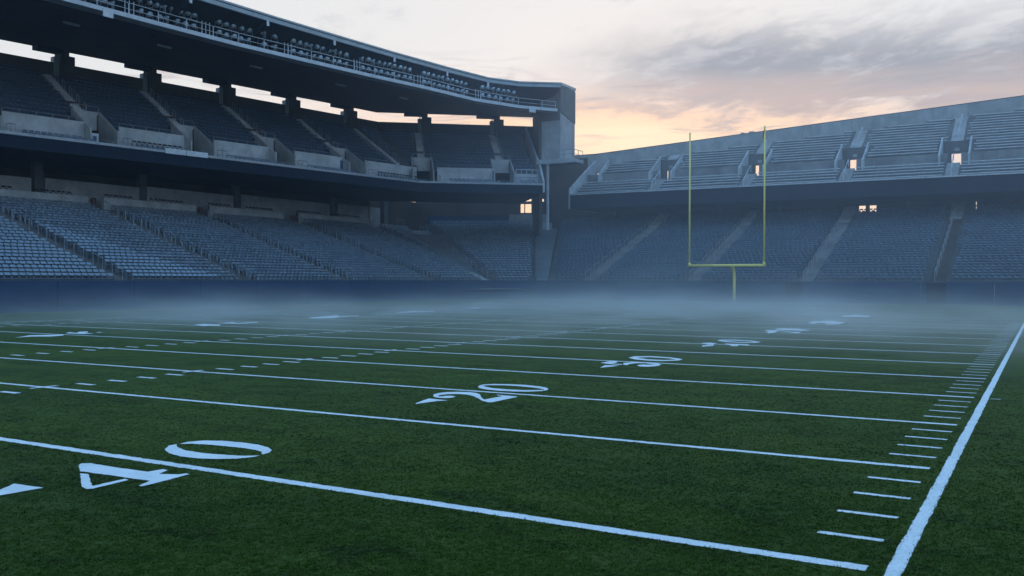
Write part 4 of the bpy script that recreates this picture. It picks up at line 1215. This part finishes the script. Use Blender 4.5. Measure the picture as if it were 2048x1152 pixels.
def x_cut(k):                              # where upper row k begins (the stand tapers to the left)
    return X0E + max(0.0, (k + 1 - 4.2)) * (0 - X0E) / (15.5 - 4.2)


NUP = 18
bounds = [X0E + 0.3] + EAU + [X1E]
block_names = ['leftmost block', 'second block from the left', 'third block from the left', 'fourth block from the left', 'fifth block from the left', 'last block']


BENCH_LEG = MB().box(-0.03, 0.03, -0.06, 0.06, 0, 0.325).mesh('bench_leg', 'steel')


def bench(x0, x1, y, z, label):
    o = empty('bleacher_bench', ((x0 + x1) / 2, y, z))
    tag(o, label, 'bench', 'metal benches of the end bleachers')
    sag = random.uniform(-0.012, 0.012)
    child_of(MB().hexa([(x0, y + .26, z + .33), (x1, y + .26, z + .33 + sag), (x1, y + .62, z + .33 + sag), (x0, y + .62, z + .33)],
                       [(x0, y + .26, z + .44), (x1, y + .26, z + .44 + sag), (x1, y + .62, z + .44 + sag), (x0, y + .62, z + .44)]).build('plank', 'aluminium'), o)
    n = max(2, int((x1 - x0) / 1.9))
    for k in range(n):
        x = x0 + 0.3 + (x1 - x0 - 0.6) * k / (n - 1)
        l_ = bpy.data.objects.new('leg', BENCH_LEG); COL.objects.link(l_); l_.parent = o
        l_.location = (x - (x0 + x1) / 2, 0.46, 0)


for bi, (xa, xb) in enumerate(zip(bounds, bounds[1:])):
    a = xa + (0.0 if bi == 0 else 0.75); b = xb - (0.75 if bi < 5 else 0)
    mb = MB()
    for k in range(NLOW):
        y, z = YF + 0.25 + k * TR, ZF + k * RS
        y1 = y + TR + (0.9 if k == NLOW - 1 else 0)
        mb.poly([(a, y, z), (b, y, z), (b, y1, z), (a, y1, z)])
        zt = z + RS if k < NLOW - 1 else ZU
        mb.poly([(a, y1, z), (b, y1, z), (b, y1, zt), (a, y1, zt)])
        for xe in (a, b): mb.poly([(xe, y, z), (xe, y1, z), (xe, y1, z - 1), (xe, y, z - 1)])
        if bi < 5: bench(a + 0.15 + 0.1 * random.random(), b - 0.15 - 0.3 * random.random(), y + 0.05, z, 'metal bench, %s row of the bleachers lower tier, %s' % (ORD[k], block_names[bi]))
    child_of(mb.build('terrace', 'concrete_weathered'), eu)
    mb = MB()
    a2 = a + (0.9 if bi else 1.6); b2 = b - 0.9
    cnt = 0
    for k in range(NUP):
        y, z = YU + k * TR, ZU + k * RS
        xl = x_cut(k)
        narrow = k < 4
        l = max(a2 if narrow else a, xl); r = b2 if narrow else b
        if bi == 5: r = b
        if r - l < 1.0: continue
        mb.poly([(l, y, z), (r, y, z), (r, y + TR, z), (l, y + TR, z)])
        mb.poly([(l, y + TR, z), (r, y + TR, z), (r, y + TR, z + RS), (l, y + TR, z + RS)])
        for xe in (l, r): mb.poly([(xe, y, z), (xe, y + TR, z), (xe, y + TR, z - 1), (xe, y, z - 1)])
        if bi < 5:
            bench(l + 0.25 + 0.8 * random.random(), r - 0.3 - 0.4 * random.random(), y + 0.05, z, 'metal bench, %s row of the bleachers upper tier, %s' % (ORD[cnt], block_names[bi]))
        cnt += 1
    child_of(mb.build('terrace', 'concrete_weathered'), eu)
# rear parapet following the taper
px = [X0E - 4.0, X0E, -44.0, -30.0, -15.0, 0.0, X1E]
pk = [4.2, 4.2] + [n_up(x) for x in px[2:]]
for (xa, ka), (xb, kb) in zip(zip(px, pk), zip(px[1:], pk[1:])):
    ya, yb = YU + (ka + 0.6) * TR, YU + (kb + 0.6) * TR; za, zb = ZU + (ka + 0.4) * RS, ZU + (kb + 0.4) * RS
    child_of(MB().wall((xa, ya), (xb, yb), 0.3, za - 1.5, za + 1.55, zb - 1.5, zb + 1.55).build('rear_parapet', 'concrete'), eu)
    child_of(MB().wall((xa, ya - 0.03), (xb, yb - 0.03), 0.36, za + 1.56, za + 1.66, zb + 1.56, zb + 1.66).build('coping', 'concrete_dark'), eu)
for xm, dx_ in ((-38.6, 0.5), (-37.4, 0.7)):
    k_ = n_up(xm)
    child_of(MB().box(xm, xm + dx_, YU + (k_ + 0.6) * TR - 0.02, YU + (k_ + 0.6) * TR + 0.3, ZU + (k_ + .4) * RS + 1.5, ZU + (k_ + .4) * RS + 1.85).build('coping', 'concrete'), eu)
# stairs and the openings through the terrace
for ai, X in enumerate(EAU):
    top = n_up(X)
    mb = MB()
    for k in range(NLOW * 2):
        y, z = YF + 0.25 + k * TR / 2, ZF + k * RS / 2 + 0.1
        mb.box(X - 0.74, X + 0.74, y, y + TR / 2, z - 0.7, z)
    child_of(mb.build('stair', 'concrete'), eu)
    mb = MB()
    for k in range(8, int(top * 2)):
        y, z = YU + k * TR / 2, ZU + k * RS / 2 + 0.12
        mb.box(X - 0.74, X + 0.74, y, y + TR / 2, z - 0.7, z)
    child_of(mb.build('stair', 'concrete_pale'), eu)
    for sd in (-1, 1):
        xw = X + sd * 1.62
        prof = [(xw, YU - 1.5, VZ - 0.5), (xw, YU - 1.5, VZ + 0.9), (xw, YU - 0.6, VZ + 1.35), (xw, YU + 3.4, ZU + 4 * RS + 0.75), (xw, YU + 3.4, VZ - 0.5)]
        child_of(MB().prism(prof, (0, 0, 0), (sd * 0.18, 0, 0)).build('stair_head_wall', 'concrete_pale'), eu)
    child_of(MB().box(X - 1.6, X + 1.6, YU + 3.2, YU + 3.4, VZ + 1.55, ZU + 4 * RS + 0.1).build('lintel', 'concrete_dark'), eu)
    child_of(MB().box(X - 1.6, X - 0.62, YU + 3.2, YU + 3.4, VZ - 0.5, VZ + 1.54).build('jamb', 'concrete_dark'), eu)
    child_of(MB().box(X + 0.62, X + 1.6, YU + 3.2, YU + 3.4, VZ - 0.5, VZ + 1.54).build('jamb', 'concrete_dark'), eu)
    child_of(MB().box(X - 1.6, X + 1.6, YU - 1.4, YU + 3.4, VZ - 0.75, VZ - 0.5).build('passage_floor', 'concrete'), eu)
    child_of(MB().box(X - 0.3, X + 0.3, YU + 3.14, YU + 3.19, VZ + 1.9, VZ + 2.3).build('sign', 'steel'), eu)
    rail_run(eu, (X, YF + 0.4, ZF + 0.2), (X, YU - 1.4, VZ + 0.1), 3, 1.0, 0.045, mat='steel_white')
    if top > 7:
        rail_run(eu, (X + 0.1, YU + 4.4, ZU + 5 * RS), (X + 0.1, YU + (top - 1) * TR, ZU + (top - 1.5) * RS), 4, 1.0, 0.04, mat='steel_white')
# left end: sloping side walls
prof = [(X0E, YF - 0.2, 13.05), (X0E, YF - 0.2, ZF + 0.9), (X0E, YF + 5.4, VZ + 1.9), (X0E, YF + 9.5, ZU + 2.9), (X0E, YF + 9.5, 13.05)]
child_of(MB().prism(prof, (0, 0, 0), (-0.25, 0, 0)).build('end_wall', 'concrete_pale'), eu)
prof = [(X0E + 2.6, YU - 1.2, VZ - 0.2), (X0E + 2.6, YU - 1.2, VZ + 1.0), (X0E + 2.6, YU + 2.6, ZU + 2.4), (X0E + 2.6, YU + 2.6, VZ - 0.2)]
child_of(MB().prism(prof, (0, 0, 0), (0.2, 0, 0)).build('stair_head_wall', 'concrete_pale'), eu)


# ------------------------------------------------------------------ air: even haze in one box, and the fog lying on the field


def volume_box(name, x0, x1, y0, y1, z0, z1, label):
    o = MB().box(x0, x1, y0, y1, z0, z1)
    me = bpy.data.meshes.new(name); me.from_pydata(o.v, [], o.f); me.update()
    ob = bpy.data.objects.new(name, me); COL.objects.link(ob)
    m = bpy.data.materials.new(name); m.use_nodes = True; m.node_tree.nodes.clear(); me.materials.append(m)
    tag(ob, label, kind='stuff')
    return ob, m, NT(m.node_tree)


ob, m, N = volume_box('haze', -260, 160, -40, 260, -1.2, 36.0, 'thin blue morning haze filling the stadium')
pv = N.n('ShaderNodeVolumePrincipled')
pv.inputs['Color'].default_value = (0.80, 0.88, 1.0, 1)
pv.inputs['Density'].default_value = 0.0003
pv.inputs['Anisotropy'].default_value = 0.35
out = N.n('ShaderNodeOutputMaterial'); m.node_tree.links.new(pv.outputs[0], out.inputs['Volume'])

ob, m, N = volume_box('mist_veil', -66.0, 60.0, 44.0, 111.5, 0.05, 34.0, 'thin mist thickening towards the far end of the stadium')
geo = N.n('ShaderNodeNewGeometry')
sp = N.n('ShaderNodeSeparateXYZ'); m.node_tree.links.new(geo.outputs['Position'], sp.inputs[0])
pv = N.n('ShaderNodeVolumePrincipled')
pv.inputs['Color'].default_value = (0.92, 0.95, 1.0, 1)
N.set(pv.inputs['Density'], N.m('MULTIPLY', N.m('MULTIPLY', N.ramp(sp.outputs[1], 44, 100), N.ramp(sp.outputs[2], 34, 4, 0.55, 1.0)), 0.0046))
pv.inputs['Anisotropy'].default_value = 0.5
out = N.n('ShaderNodeOutputMaterial'); m.node_tree.links.new(pv.outputs[0], out.inputs['Volume'])

ob, m, N = volume_box('fog_bank', -62.2, 30.0, 6.0, 112.0, 0.02, 8.0, 'low pale fog lying over the far end of the field')
geo = N.n('ShaderNodeNewGeometry')
sp = N.n('ShaderNodeSeparateXYZ'); m.node_tree.links.new(geo.outputs['Position'], sp.inputs[0])
px_, py_, pz_ = sp.outputs
wob = N.noise(N.mapping(geo.outputs['Position'], scale=(0.045, 0.045, 0.16)), 1.0, 3, 0.55, 0.5)
back = N.ramp(py_, 48, 92)
mid_x = N.m('MULTIPLY', N.ramp(px_, 12, -20), N.ramp(px_, -62.2, -36, 0.12, 1.0))
def fall(h, e): return N.m('POWER', 2.718, N.m('MULTIPLY', -1.0, N.m('POWER', N.m('DIVIDE', pz_, h), e)))
wisp = N.noise(N.mapping(geo.outputs['Position'], scale=(0.10, 0.17, 0.5)), 1.0, 4, 0.6, 1.0)
patch = N.m('MULTIPLY', N.ramp(wob, 0.36, 0.64, 0.35, 1.3), N.ramp(wisp, 0.34, 0.64, 0.3, 1.6))
low_fog = N.m('MULTIPLY', fall(N.m('ADD', 0.3, N.m('MULTIPLY', wob, 0.9)), 1.3), N.m('MULTIPLY', N.ramp(py_, 10, 40), N.m('ADD', 0.36, N.m('MULTIPLY', mid_x, 0.64))))
high_fog = N.m('MULTIPLY', fall(N.m('ADD', 1.0, N.m('MULTIPLY', wob, 4.0)), 1.4), N.m('MULTIPLY', back, mid_x))
den = N.m('ADD', N.m('MULTIPLY', N.m('MULTIPLY', low_fog, N.ramp(py_, 42, 88, 1.0, 0.14)), 0.10), N.m('MULTIPLY', high_fog, 0.0125))
den = N.m('MULTIPLY', N.m('MULTIPLY', den, patch), N.ramp(py_, 112, 99))
pv = N.n('ShaderNodeVolumePrincipled')
pv.inputs['Color'].default_value = (0.985, 0.99, 0.985, 1)
N.set(pv.inputs['Density'], den)
pv.inputs['Anisotropy'].default_value = 0.4
out = N.n('ShaderNodeOutputMaterial'); m.node_tree.links.new(pv.outputs[0], out.inputs['Volume'])
